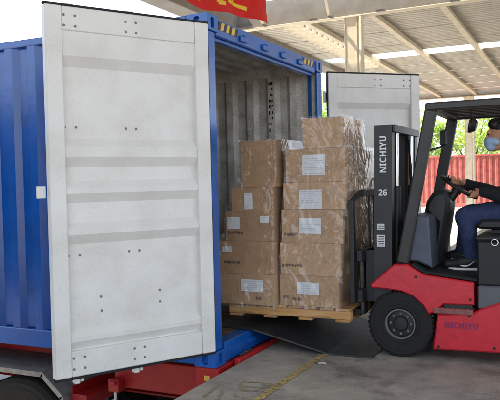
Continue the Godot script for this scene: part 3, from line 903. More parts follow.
# ------------------------------------------------------------------ pallet, cartons and film
func carton(a: Vector3, b: Vector3, k: int, label: String, labels := [], prints := [], dz := 0.0) -> Node3D:
	var at := Vector3((a.x + b.x) / 2, a.y, (a.z + b.z) / 2)
	var turn := Basis(Vector3.UP, dz)
	var n := thing("carton", label, "carton", at, "cartons stacked on the pallet", turn)
	var T := Transform3D(turn, at)
	var w := (b - a).abs()
	var g := G.new()
	# a box whose faces sag a little
	var fn := FastNoiseLite.new()
	fn.seed = 50 + k; fn.frequency = 2.2
	var h := w / 2
	for ax in 3:
		for s in [-1.0, 1.0]:
			var i := (ax + 1) % 3; var j := (ax + 2) % 3
			var N := 8
			var P := []
			for y in N + 1:
				for x in N + 1:
					var q := Vector3.ZERO
					q[i] = (x * 2.0 / N - 1.0) * h[i]; q[j] = (y * 2.0 / N - 1.0) * h[j]; q[ax] = s * h[ax]
					var edge := (1.0 - pow(absf(x * 2.0 / N - 1.0), 2.0)) * (1.0 - pow(absf(y * 2.0 / N - 1.0), 2.0))
					var amt := 0.012 if ax != 1 else 0.004
					q[ax] -= s * amt * edge * (0.5 + fn.get_noise_3dv(q + Vector3(k, s, 0)))
					P.append(T * (q + Vector3(0, h.y, 0)))
			for y in N:
				for x in N:
					var o := y * (N + 1) + x
					if s > 0: g.quad(P[o], P[o + 1], P[o + N + 2], P[o + N + 1], 10 + ax * 2)
					else: g.quad(P[o], P[o + N + 1], P[o + N + 2], P[o + 1], 11 + ax * 2)
	obj("carton_body", g, M.card[k % 4], n)
	# top flaps: the seam of tape
	g = G.new()
	g.box(T * Vector3(0, w.y + 0.0006, 0), Vector3(w.x * 0.98, 0.0012, 0.06), 0.0, turn)
	g.box(T * Vector3(h.x + 0.0006, w.y - 0.04, 0), Vector3(0.0012, 0.08, 0.06), 0.0, turn)
	obj("tape", g, M.tape, n)
	for l in labels: # [x0, y0, x1, y1] in world on the front face
		var lc := Vector3((l[0] + l[2]) / 2, (l[1] + l[3]) / 2, b.z + 0.002)
		g = G.new()
		g.box(lc, Vector3(absf(l[2] - l[0]), absf(l[3] - l[1]), 0.0016), 0.0, turn * Basis(Vector3.BACK, rng.randf_range(-0.03, 0.03)))
		var lb := obj("label", g, M.paper, n)
		g = G.new()
		var rows := int(absf(l[3] - l[1]) / 0.018)
		for r in rows:
			if rng.randf() < 0.25: continue
			var x: float = minf(l[0], l[2]) + 0.012
			var xe: float = maxf(l[0], l[2]) - 0.012 - rng.randf() * absf(l[2] - l[0]) * 0.35
			var y: float = maxf(l[1], l[3]) - 0.014 - r * 0.017
			while x < xe:
				var dx := rng.randf_range(0.006, 0.03)
				g.box(Vector3(x + dx / 2, y, b.z + 0.0032), Vector3(dx, 0.0042, 0.0006))
				x += dx + 0.006
		if g.g.size() > 0: obj("print", g, M.print, lb)
	for p in prints: # dark stencil marks [x0, y, x1]
		g = G.new()
		var x: float = p[0]
		while x < p[2]:
			var dx := rng.randf_range(0.008, 0.026)
			g.box(Vector3(x + dx / 2, p[1] + rng.randf_range(-0.003, 0.003), b.z + 0.0012), Vector3(dx, rng.randf_range(0.014, 0.026), 0.0008))
			x += dx + 0.005
		obj("stencil_print", g, M.print_dark, n)
	return n
func make_load() -> void:
	var p := thing("pallet", "pale wooden pallet lifted on the forklift forks under the cartons", "pallet", Vector3(0.28, 0.245, -1.27))
	var g: G
	for z in [-0.755, -1.27, -1.785]:
		g = G.new(); g.span(Vector3(-0.255, 0.268, z - 0.035), Vector3(0.80, 0.334, z + 0.035), 0.004)
		obj("stringer", g, M.wood[0], p)
	for k in 8:
		var x := -0.25 + k * 0.1335
		g = G.new(); g.span(Vector3(x, 0.335, -1.825), Vector3(x + 0.112, 0.355, -0.715 - 0.004 * (k % 3)), 0.003)
		obj("deck_board", g, M.wood[k % 3], p)
	for k in 4:
		var x := -0.25 + k * 0.31
		g = G.new(); g.span(Vector3(x, 0.246, -1.825), Vector3(x + 0.112, 0.267, -0.718), 0.003)
		obj("bottom_board", g, M.wood[(k + 1) % 3], p)
	var F := -0.725; var B := -1.265
	var E := -0.655
	carton(Vector3(-0.305, 0.357, B), Vector3(0.196, 0.605, E), 0, "bottom carton of the inner column with a wide white label", [[-0.105, 0.562, 0.091, 0.464]], [[0.03, 0.41, 0.08]])
	carton(Vector3(-0.298, 0.607, B), Vector3(0.197, 0.874, E), 1, "second carton up the inner column with a small torn label", [[-0.275, 0.831, -0.183, 0.783]], [[-0.26, 0.70, -0.13]])
	carton(Vector3(-0.234, 0.876, B), Vector3(0.201, 1.119, E), 3, "middle carton of the inner column with two small labels", [[-0.221, 1.072, -0.104, 0.974], [0.08, 1.081, 0.158, 1.024]], [[-0.22, 0.945, -0.09]])
	carton(Vector3(-0.172, 1.121, B), Vector3(0.198, 1.314, E), 1, "shallow carton below the top of the inner column with an upright label", [[-0.059, 1.268, 0.019, 1.137]])
	carton(Vector3(-0.082, 1.316, B), Vector3(0.231, 1.690, E), 3, "tall unlabelled top carton of the inner column")
	carton(Vector3(0.214, 0.357, B), Vector3(0.712, 0.600, F), 0, "bottom carton of the column by the mast with white label", [[0.363, 0.548, 0.548, 0.453]], [[0.24, 0.425, 0.27], [0.31, 0.41, 0.40]])
	carton(Vector3(0.222, 0.602, B), Vector3(0.732, 0.861, F), 2, "unlabelled second carton up the column by the mast", [], [[0.235, 0.68, 0.40]])
	carton(Vector3(0.240, 0.863, B), Vector3(0.756, 1.129, F), 0, "third carton up the column by the mast, label upper left", [[0.392, 1.061, 0.575, 0.936]], [[0.26, 0.93, 0.38]])
	carton(Vector3(0.260, 1.131, B), Vector3(0.777, 1.345, F), 2, "shallow fourth carton up the column by the mast", [[0.397, 1.284, 0.587, 1.135]])
	carton(Vector3(0.284, 1.347, B), Vector3(0.783, 1.607, F), 0, "fifth carton of the column by the mast with squarish label", [[0.429, 1.561, 0.618, 1.398]])
	carton(Vector3(0.436, 1.609, -1.30), Vector3(0.757, 1.848, F), 2, "single carton on top of the column by the mast", [], [], 0.0)
	var B2 := -1.82; var F2 := -1.28
	var names := ["bottom", "second", "third", "fourth", "top"]
	var ys := [0.357, 0.600, 0.863, 1.131, 1.345, 1.60]
	for k in 5:
		carton(Vector3(0.22 + k * 0.012, ys[k], B2), Vector3(0.72 + k * 0.015, ys[k + 1] - 0.002, F2), (k + 1) % 4, "%s carton of the rear row, behind the column by the mast" % names[k])
	film([[0.34, -0.318], [0.87, -0.312], [0.95, -0.25], [1.12, -0.235], [1.2, -0.185], [1.33, -0.165], [1.42, -0.095], [1.72, -0.09]], [[0.34, 0.200], [1.25, 0.205], [1.40, 0.236], [1.72, 0.236]], -0.648, 0.338, 1.70, 9, 3, "clear crinkled stretch film wrapped round the inner column of cartons", -1.272)
	film([[0.34, 0.207], [0.60, 0.213], [0.9, 0.232], [1.15, 0.25], [1.35, 0.272], [1.62, 0.276]], [[0.34, 0.722], [0.9, 0.765], [1.2, 0.788], [1.62, 0.796]], -0.716, 0.336, 1.625, 21, 1, "clear crinkled stretch film wrapped round the column of cartons by the mast")
	film([[1.6, 0.428], [1.9, 0.428]], [[1.6, 0.766], [1.9, 0.766]], -0.716, 1.615, 1.862, 33, 0, "clear stretch film round the single carton on top", -1.31)
func at_height(t: Array, y: float) -> float:
	for i in t.size() - 1:
		if y <= t[i + 1][0]: return lerpf(t[i][1], t[i + 1][1], clampf((y - t[i][0]) / (t[i + 1][0] - t[i][0]), 0.0, 1.0))
	return t[-1][1]
func film(tl: Array, tr: Array, z0: float, y0: float, y1: float, sd: int, still: int, label: String, z1 := -1.835) -> void: # still: the side (0 none, 1 left, 3 right) that lies against the next column
	var g := G.new()
	var n := FastNoiseLite.new(); n.seed = sd; n.frequency = 4.2; n.fractal_octaves = 2; n.fractal_gain = 0.45; n.fractal_type = FastNoiseLite.FRACTAL_RIDGED
	var m := FastNoiseLite.new(); m.seed = sd + 1; m.frequency = 2.5
	var NU := 460; var NV := int((y1 - y0) / 0.008)
	var P := PackedVector3Array()
	for j in NV + 1:
		var y := lerpf(y0, y1, j / float(NV))
		var l := at_height(tl, y); var r := at_height(tr, y)
		var per := 2.0 * (r - l) + 2.0 * (z0 - z1)
		for i in NU + 1:
			var s := per * (i % NU) / float(NU)
			var q: Vector3; var o: Vector3
			var k := 1.0
			if s < r - l: q = Vector3(l + s, y, z0); o = Vector3(0, 0, 1)
			elif s < r - l + z0 - z1:
				q = Vector3(r, y, z0 - (s - (r - l))); o = Vector3(1, 0, 0)
				if still == 3: k = 0.1
			elif s < 2.0 * (r - l) + z0 - z1: q = Vector3(r - (s - (r - l) - (z0 - z1)), y, z1); o = Vector3(0, 0, -1)
			else:
				q = Vector3(l, y, z1 + (s - 2.0 * (r - l) - (z0 - z1))); o = Vector3(-1, 0, 0)
				if still == 1: k = 0.1
			var w := m.get_noise_3dv(q * 0.7 + Vector3(9, 0, 0))
			var a := Vector3(q.x * 1.5 + q.z * 1.5 + y * 0.5 * w, y * 0.32 + (q.x + q.z) * 0.3, q.z * 0.2)
			var edge := clampf(1.6 - 9.0 * minf(minf(absf(q.x - l), absf(q.x - r)), minf(absf(q.z - z0), absf(q.z - z1)) + (1.0 if absf(o.z) > 0.5 else 0.0)), 0.0, 1.0) if absf(o.z) > 0.5 else 0.6
			var amp := clampf(0.2 + 1.5 * m.get_noise_3dv(q * 1.3) + edge * 0.5, 0.12, 1.3)
			var d := 0.003 + k * amp * (0.024 * maxf(0.0, n.get_noise_3dv(a)) + 0.008 * maxf(0.0, n.get_noise_3dv(a * 2.3)))
			P.append(q + o * d)
	for j in NV:
		for i in NU:
			var o := j * (NU + 1) + i
			g.quad(P[o], P[o + 1], P[o + NU + 2], P[o + NU + 1], 1)
	tag(obj("stretch_film", g, M.film), label, "film", "stretch film on the load")

# ------------------------------------------------------------------ the forklift (faces -X)
func arc(c: Vector2, r: float, a0: float, a1: float, n: int) -> Array:
	var o := []
	for k in n + 1:
		var a := deg_to_rad(lerpf(a0, a1, k / float(n)))
		o.append(c + Vector2(cos(a), sin(a)) * r)
	return o
func text_part(called: String, s: String, size: float, m: Material, parent: Node3D, at: Transform3D) -> void:
	var t := TextMesh.new()
	t.text = s
	var f := SystemFont.new()
	f.font_names = PackedStringArray(["Droid Sans"])
	f.font_weight = 700
	t.font = f
	t.font_size = 64
	t.pixel_size = size / 64.0
	t.depth = 0.002
	put(called, t, m, parent, world_of(parent).affine_inverse() * at)
func make_forklift() -> void:
	var f := thing("forklift", "red electric forklift with black mast lifting the wrapped pallet", "forklift", Vector3(1.9, 0, -1.28))
	var N := -0.765; var S := -1.795 # near and far side
	var g: G
	# lower body with the front wheel arch and the rear arch
	g = G.new()
	var p := [Vector2(1.415, 0.085)]
	p.append_array(arc(Vector2(2.56, 0.21), 0.30, 200, -15, 10))
	p.append_array([Vector2(3.02, 0.13), Vector2(3.10, 0.22), Vector2(3.12, 0.50), Vector2(3.06, 0.62), Vector2(2.62, 0.60), Vector2(2.2, 0.535), Vector2(1.92, 0.472), Vector2(1.76, 0.405), Vector2(1.70, 0.372), Vector2(1.452, 0.352)])
	g.prism(p, S, N, Transform3D.IDENTITY, 0.012)
	var body := obj("body", g, M.fork_red, f)
	g = G.new()
	g.prism([Vector2(2.60, 0.602), Vector2(3.062, 0.622), Vector2(3.10, 0.75), Vector2(3.05, 0.98), Vector2(2.90, 1.03), Vector2(2.62, 1.03)], S + 0.01, N - 0.01, Transform3D.IDENTITY, 0.04)
	obj("counterweight", g, M.fork_red, f)
	# front fenders over the wheels, with the side panel below the floor
	for zz in [[N, N - 0.24], [S + 0.24, S]]:
		g = G.new()
		p = [Vector2(0.948, 0.548), Vector2(1.132, 0.706), Vector2(1.235, 0.712), Vector2(1.36, 0.640), Vector2(1.712, 0.596), Vector2(1.712, 0.43), Vector2(1.50, 0.425)]
		p.append_array([Vector2(1.43, 0.36), Vector2(1.388, 0.345), Vector2(1.347, 0.412), Vector2(1.274, 0.474), Vector2(1.184, 0.508), Vector2(1.07, 0.518), Vector2(0.955, 0.523)])
		g.prism(p, zz[1], zz[0], Transform3D.IDENTITY, 0.010)
		obj("fender", g, M.fork_red, f)
	g = G.new()
	g.prism([Vector2(1.20, 0.46), Vector2(1.20, 0.66), Vector2(1.36, 0.632), Vector2(1.70, 0.588), Vector2(1.70, 0.46)], S + 0.242, N - 0.242)
	obj("bulkhead", g, M.fork_black, f)
	g = G.new()
	g.prism([Vector2(1.27, 0.702), Vector2(1.36, 0.648), Vector2(1.735, 0.603), Vector2(1.735, 0.620), Vector2(1.365, 0.667), Vector2(1.275, 0.722)], S + 0.02, N - 0.006)
	obj("floor_mat", g, M.rubber, f)
	for zz in [[N - 0.10, N + 0.012], [S - 0.012, S + 0.10]]:
		g = G.new()
		g.span(Vector3(1.425, 0.357, zz[0]), Vector3(1.705, 0.398, zz[1]), 0.006)
		for k in 7: g.span(Vector3(1.45 + k * 0.036, 0.3985, zz[0] + 0.01), Vector3(1.462 + k * 0.036, 0.402, zz[1] - 0.01))
		obj("step", g, M.fork_step, f)
		g = G.new()
		g.span(Vector3(1.50, 0.40, zz[0] + 0.02), Vector3(1.70, 0.43, zz[1] - 0.03))
		obj("step_riser", g, M.fork_black, f)
	# chassis underneath
	g = G.new()
	g.span(Vector3(1.0, 0.12, S + 0.25), Vector3(2.4, 0.458, N - 0.25))
	obj("underframe", g, M.fork_black, f)
	# battery compartment
	g = G.new(); g.span(Vector3(1.735, 0.40, S + 0.03), Vector3(2.60, 0.572, N - 0.022), 0.012)
	obj("battery_case", g, M.fork_grey, f)
	g = G.new(); g.span(Vector3(1.735, 0.573, S + 0.03), Vector3(2.60, 0.895, N - 0.022), 0.012)
	obj("battery_cover", g, M.vinyl, f)
	g = G.new(); g.span(Vector3(1.725, 0.896, S + 0.025), Vector3(2.61, 0.928, N - 0.017), 0.012)
	var lid := obj("battery_lid", g, M.fork_dark, f)
	g = G.new()
	var ring := []
	for k in 14: ring.append(Vector3(1.86 + cos(TAU * k / 14) * 0.022, 0.886 + sin(TAU * k / 14) * 0.022, N - 0.012))
	g.tube(ring, 0.005, 6, false, true)
	obj("lid_ring", g, M.chrome, lid)
	# seat
	g = G.new()
	g.prism([Vector2(1.70, 0.99), Vector2(1.72, 0.965), Vector2(2.24, 0.955), Vector2(2.26, 1.0), Vector2(2.2, 1.03), Vector2(1.75, 1.035)], -1.53, -1.02, Transform3D.IDENTITY, 0.018)
	var seat := obj("seat", g, M.vinyl, f)
	g = G.new(); g.span(Vector3(1.80, 0.929, -1.45), Vector3(2.2, 0.954, -1.10))
	obj("seat_base", g, M.fork_black, seat)
	g = G.new()
	g.prism([Vector2(2.19, 1.03), Vector2(2.27, 1.0), Vector2(2.40, 1.45), Vector2(2.36, 1.52), Vector2(2.29, 1.47)], -1.51, -1.04, Transform3D.IDENTITY, 0.02)
	obj("seat_back", g, M.vinyl, f)
	# cowl in front of the driver
	g = G.new()
	g.prism([Vector2(1.205, 0.73), Vector2(1.268, 1.075), Vector2(1.300, 1.085), Vector2(1.385, 1.07), Vector2(1.405, 0.68), Vector2(1.30, 0.725)], S + 0.09, N - 0.07, Transform3D.IDENTITY, 0.014)
	obj("front_cowl", g, M.fork_slate, f)
	g = G.new()
	g.prism([Vector2(1.345, 0.69), Vector2(1.39, 1.0), Vector2(1.30, 1.09), Vector2(1.315, 1.17), Vector2(1.36, 1.235), Vector2(1.42, 1.262), Vector2(1.47, 1.25), Vector2(1.50, 1.16), Vector2(1.48, 1.02), Vector2(1.415, 0.66)], -1.40, -1.10, Transform3D.IDENTITY, 0.035)
	var dash := obj("dashboard", g, M.fork_black, f)
	g = G.new(); g.span(Vector3(1.44, 1.262, -1.16), Vector3(1.46, 1.30, -1.14), 0.004); g.tube([Vector3(1.45, 1.29, -1.15), Vector3(1.50, 1.37, -1.08)], 0.006, 6)
	obj("lever", g, M.fork_black, dash)
	# steering wheel
	var nn := Vector3(0.56, 0.83, 0).normalized()
	var sc := Vector3(1.545, 1.278, -1.27)
	var ux := Vector3(0.83, -0.56, 0).normalized()
	var sw := node("steering_wheel", f, Transform3D(Basis.IDENTITY, sc))
	g = G.new()
	var pr := []
	for k in 32: pr.append(sc + ux * cos(TAU * k / 32) * 0.155 + Vector3(0, 0, 1) * sin(TAU * k / 32) * 0.155)
	g.tube(pr, 0.013, 8, false, true)
	obj("rim", g, M.vinyl, sw)
	for k in 3:
		g = G.new()
		var a := TAU * k / 3 + 0.5
		g.tube([sc - nn * 0.02, sc + (ux * cos(a) + Vector3(0, 0, 1) * sin(a)) * 0.152], [0.016, 0.009], 8)
		obj("spoke", g, M.fork_black, sw)
	g = G.new()
	g.tube([sc + nn * 0.005, sc - nn * 0.05], 0.04, 14)
	obj("hub", g, M.fork_black, sw)
	g = G.new()
	g.tube([sc - nn * 0.045, sc - nn * 0.20 - Vector3(0.03, 0.02, 0)], [0.03, 0.045], 12)
	obj("steering_column", g, M.fork_black, f)
	# overhead guard
	for z in [N - 0.045, S + 0.045]:
		g = G.new()
		g.bar(Vector3(1.195, 0.716, z), Vector3(1.425, 1.86, z), 0.07, 0.085, 0.012, Vector3(1, 0, 0))
		obj("guard_pillar", g, M.guard if z > -1 else M.fork_black, f)
		g = G.new()
		g.bar(Vector3(2.66, 1.031, z), Vector3(2.52, 1.86, z), 0.06, 0.07, 0.012, Vector3(1, 0, 0))
		obj("guard_pillar", g, M.guard, f)
	g = G.new()
	for z in [N - 0.05, S + 0.05]: g.span(Vector3(1.385, 1.851, z - 0.04), Vector3(2.60, 1.912, z + 0.04), 0.012)
	g.span(Vector3(1.385, 1.851, S + 0.091), Vector3(1.475, 1.912, N - 0.091), 0.01)
	g.span(Vector3(2.51, 1.851, S + 0.091), Vector3(2.60, 1.912, N - 0.091), 0.01)
	var gf := obj("guard_frame", g, M.guard, f)
	for k in 6:
		var z := lerpf(S + 0.20, N - 0.20, k / 5.0)
		g = G.new(); g.span(Vector3(1.476, 1.865, z - 0.028), Vector3(2.509, 1.897, z + 0.028), 0.006)
		obj("guard_bar", g, M.guard, gf)
	# work lamp and mirror under the guard
	g = G.new()
	var LT := Transform3D(Basis(Vector3(0, 0, 1), 1.35), Vector3(1.648, 1.765, -1.30))
	g.lathe([Vector2(0, -0.035), Vector2(0.04, -0.033), Vector2(0.062, 0.0), Vector2(0.065, 0.02), Vector2(0.058, 0.022), Vector2(0.05, 0.012), Vector2(0, 0.008)], 20, LT)
	g.bar(Vector3(1.64, 1.86, -1.30), Vector3(1.645, 1.80, -1.30), 0.02, 0.02)
	for k in 5: g.tube([LT * Vector3(-0.06 + 0.03 * k, 0.024, -0.05), LT * Vector3(-0.06 + 0.03 * k, 0.024, 0.05)], 0.003, 5)
	obj("work_lamp", g, M.fork_black, f)
	g = G.new()
	g.box(Vector3(1.475, 1.66, -1.02), Vector3(0.03, 0.12, 0.10), 0.01, Basis(Vector3.UP, 0.5))
	g.tube([Vector3(1.475, 1.60, -1.02), Vector3(1.44, 1.58, -0.95), Vector3(1.39, 1.56, -0.83)], 0.009, 6)
	obj("mirror", g, M.fork_black, f)
	# mast
	var tilt := func(x: float, y: float) -> float: return x + (y - 0.3) * 0.018
	for q in [[N - 0.075, 1.0], [S + 0.075, -1.0]]:
		var z: float = q[0]; var s: float = q[1]
		g = G.new()
		for w in [[0.955, 0.975, 0.0, 0.075], [1.075, 1.095, 0.0, 0.075], [0.975, 1.075, 0.055, 0.075]]:
			g.prism([Vector2(tilt.call(w[0], 0.09), 0.09), Vector2(tilt.call(w[1], 0.09), 0.09), Vector2(tilt.call(w[1], 1.772), 1.772), Vector2(tilt.call(w[0], 1.772), 1.772)], minf(z - s * (0.075 - w[2]), z - s * (0.075 - w[3])), maxf(z - s * (0.075 - w[2]), z - s * (0.075 - w[3])))
		var om := obj("outer_mast", g, M.fork_dark, f)
		if s > 0:
			var zt := z + 0.0012
			var B := Basis(Vector3(0, 0, 1), PI / 2 - 0.018)
			text_part("lettering", "NICHIYU", 0.069, M.letter, om, Transform3D(B, Vector3(tilt.call(1.028, 1.545), 1.545, zt)))
			text_part("number", "26", 0.062, M.letter, om, Transform3D(Basis(Vector3(0, 0, 1), -0.018), Vector3(tilt.call(1.025, 1.25), 1.25, zt)))
			g = G.new(); g.span(Vector3(0.995, 0.965, z), Vector3(1.05, 1.012, z + 0.0012)); g.span(Vector3(0.99, 0.835, z), Vector3(1.052, 0.925, z + 0.0012))
			var st := obj("sticker", g, M.paper, om)
			g = G.new()
			for k in 6: g.span(Vector3(0.996 + 0.007 * (k % 2), 0.845 + k * 0.013, z + 0.0013), Vector3(1.046, 0.850 + k * 0.013, z + 0.0019))
			for k in 2: g.span(Vector3(1.0, 0.975 + k * 0.016, z + 0.0013), Vector3(1.045, 0.982 + k * 0.016, z + 0.0019))
			obj("print", g, M.fork_black, st)
		g = G.new()
		g.prism([Vector2(tilt.call(0.972, 0.16), 0.16), Vector2(tilt.call(1.06, 0.16), 0.16), Vector2(tilt.call(1.06, 1.74), 1.74), Vector2(tilt.call(0.972, 1.74), 1.74)], minf(z - s * 0.135, z - s * 0.09), maxf(z - s * 0.135, z - s * 0.09))
		obj("inner_mast", g, M.fork_black, f)
		g = G.new()
		g.tube([Vector3(tilt.call(1.085, 0.15), 0.15, z - s * 0.19), Vector3(tilt.call(1.085, 1.30), 1.30, z - s * 0.19)], 0.032, 14)
		var cyl := obj("lift_cylinder", g, M.fork_black, f)
		g = G.new()
		g.tube([Vector3(tilt.call(1.085, 1.29), 1.29, z - s * 0.19), Vector3(tilt.call(1.085, 1.73), 1.73, z - s * 0.19)], 0.021, 12)
		obj("piston_rod", g, M.chrome, cyl)
	for y in [[1.715, 1.772], [0.62, 0.70], [0.12, 0.22]]:
		g = G.new()
		g.span(Vector3(1.098 + y[0] * 0.015, y[0], S + 0.08), Vector3(1.118 + y[0] * 0.015, y[1], N - 0.08), 0.003)
		if y[0] > 1.0: g.span(Vector3(1.0, y[0] + 0.012, S + 0.212), Vector3(1.09, y[1] - 0.006, N - 0.212), 0.003)
		obj("mast_crossbar", g, M.fork_dark, f)
	for z in [-1.20, -1.36]:
		g = G.new(); g.span(Vector3(1.035, 0.45, z - 0.012), Vector3(1.047, 1.73, z + 0.012))
		obj("lift_chain", g, M.steel, f)
	for z in [-1.05, -1.09, -1.50]:
		g = G.new(); g.tube([Vector3(1.06, 0.4, z), Vector3(1.075, 1.0, z + 0.01), Vector3(1.08, 1.70, z), Vector3(1.10, 1.66, z - 0.02), Vector3(1.13, 0.9, z)], 0.011, 7)
		obj("hydraulic_hose", g, M.rubber, f)
	# carriage, load backrest and forks
	g = G.new()
	g.span(Vector3(0.845, 0.40, S), Vector3(0.885, 0.50, N), 0.006)
	g.span(Vector3(0.845, 0.72, S), Vector3(0.885, 0.81, N), 0.006)
	for z in [N - 0.13, S + 0.13]: g.span(Vector3(0.886, 0.40, z - 0.015), Vector3(0.953, 0.80, z + 0.015))
	obj("carriage", g, M.fork_black, f)
	g = G.new()
	for z in [N + 0.012, S - 0.012]:
		g.span(Vector3(0.802, 0.40, z - 0.035), Vector3(0.838, 1.20, z + 0.035), 0.004)
		g.bar(Vector3(0.82, 1.19, z), Vector3(0.86, 1.26, z + (-0.12 if z > -1 else 0.12)), 0.03, 0.03, 0.003)
	g.span(Vector3(0.85, 1.221, S + 0.116), Vector3(0.88, 1.27, N - 0.116), 0.004)
	for k in 4: g.span(Vector3(0.858, 0.811, -1.07 - k * 0.14 - 0.01), Vector3(0.872, 1.22, -1.07 - k * 0.14 + 0.01))
	obj("load_backrest", g, M.fork_black, f)
	for z in [-1.02, -1.53]:
		g = G.new()
		g.span(Vector3(0.808, 0.272, z - 0.05), Vector3(0.844, 0.82, z + 0.05), 0.006)
		g.prism([Vector2(0.809, 0.273), Vector2(0.809, 0.312), Vector2(-0.18, 0.300), Vector2(-0.20, 0.285), Vector2(-0.18, 0.278)], z - 0.05, z + 0.05)
		obj("fork", g, M.steel, f)
	# wheels
	for q in [[N - 0.105, 1.0], [S + 0.105, -1.0]]:
		wheel(f, Vector3(1.170, 0.252, q[0]), 0.246, 0.19, 0.114, 8, q[1])
		wheel(f, Vector3(2.56, 0.21, q[0] - q[1] * 0.03), 0.205, 0.15, 0.09, 6, q[1])
	for q in [[1.42, 0.335], [1.68, 0.35], [1.46, 0.11], [1.85, 0.13], [1.69, 0.47], [1.30, 0.62]]:
		g = G.new()
		g.lathe([Vector2(0.011, 0), Vector2(0.011, 0.004), Vector2(0.007, 0.008), Vector2(0, 0.008)], 6, Transform3D(Basis(Vector3.RIGHT, Vector3(0, 0, 1), Vector3(0, -1, 0)), Vector3(q[0], q[1], N)), false)
		obj("bolt", g, M.fork_black, body)
	g = G.new(); g.tube([Vector3(1.165, 0.265, N - 0.2), Vector3(1.165, 0.265, S + 0.2)], 0.06, 12)
	obj("axle", g, M.fork_black, f)
	# violet lettering on the side, blurred in the photograph: taken to be the maker's name, as on the mast
	text_part("lettering", "NICHIYU", 0.058, M.decal, body, Transform3D(Basis(Vector3(0.985, 0.0, 0), Vector3(0.12, 1, 0), Vector3(0, 0, 1)), Vector3(1.622, 0.275, N + 0.0012)))

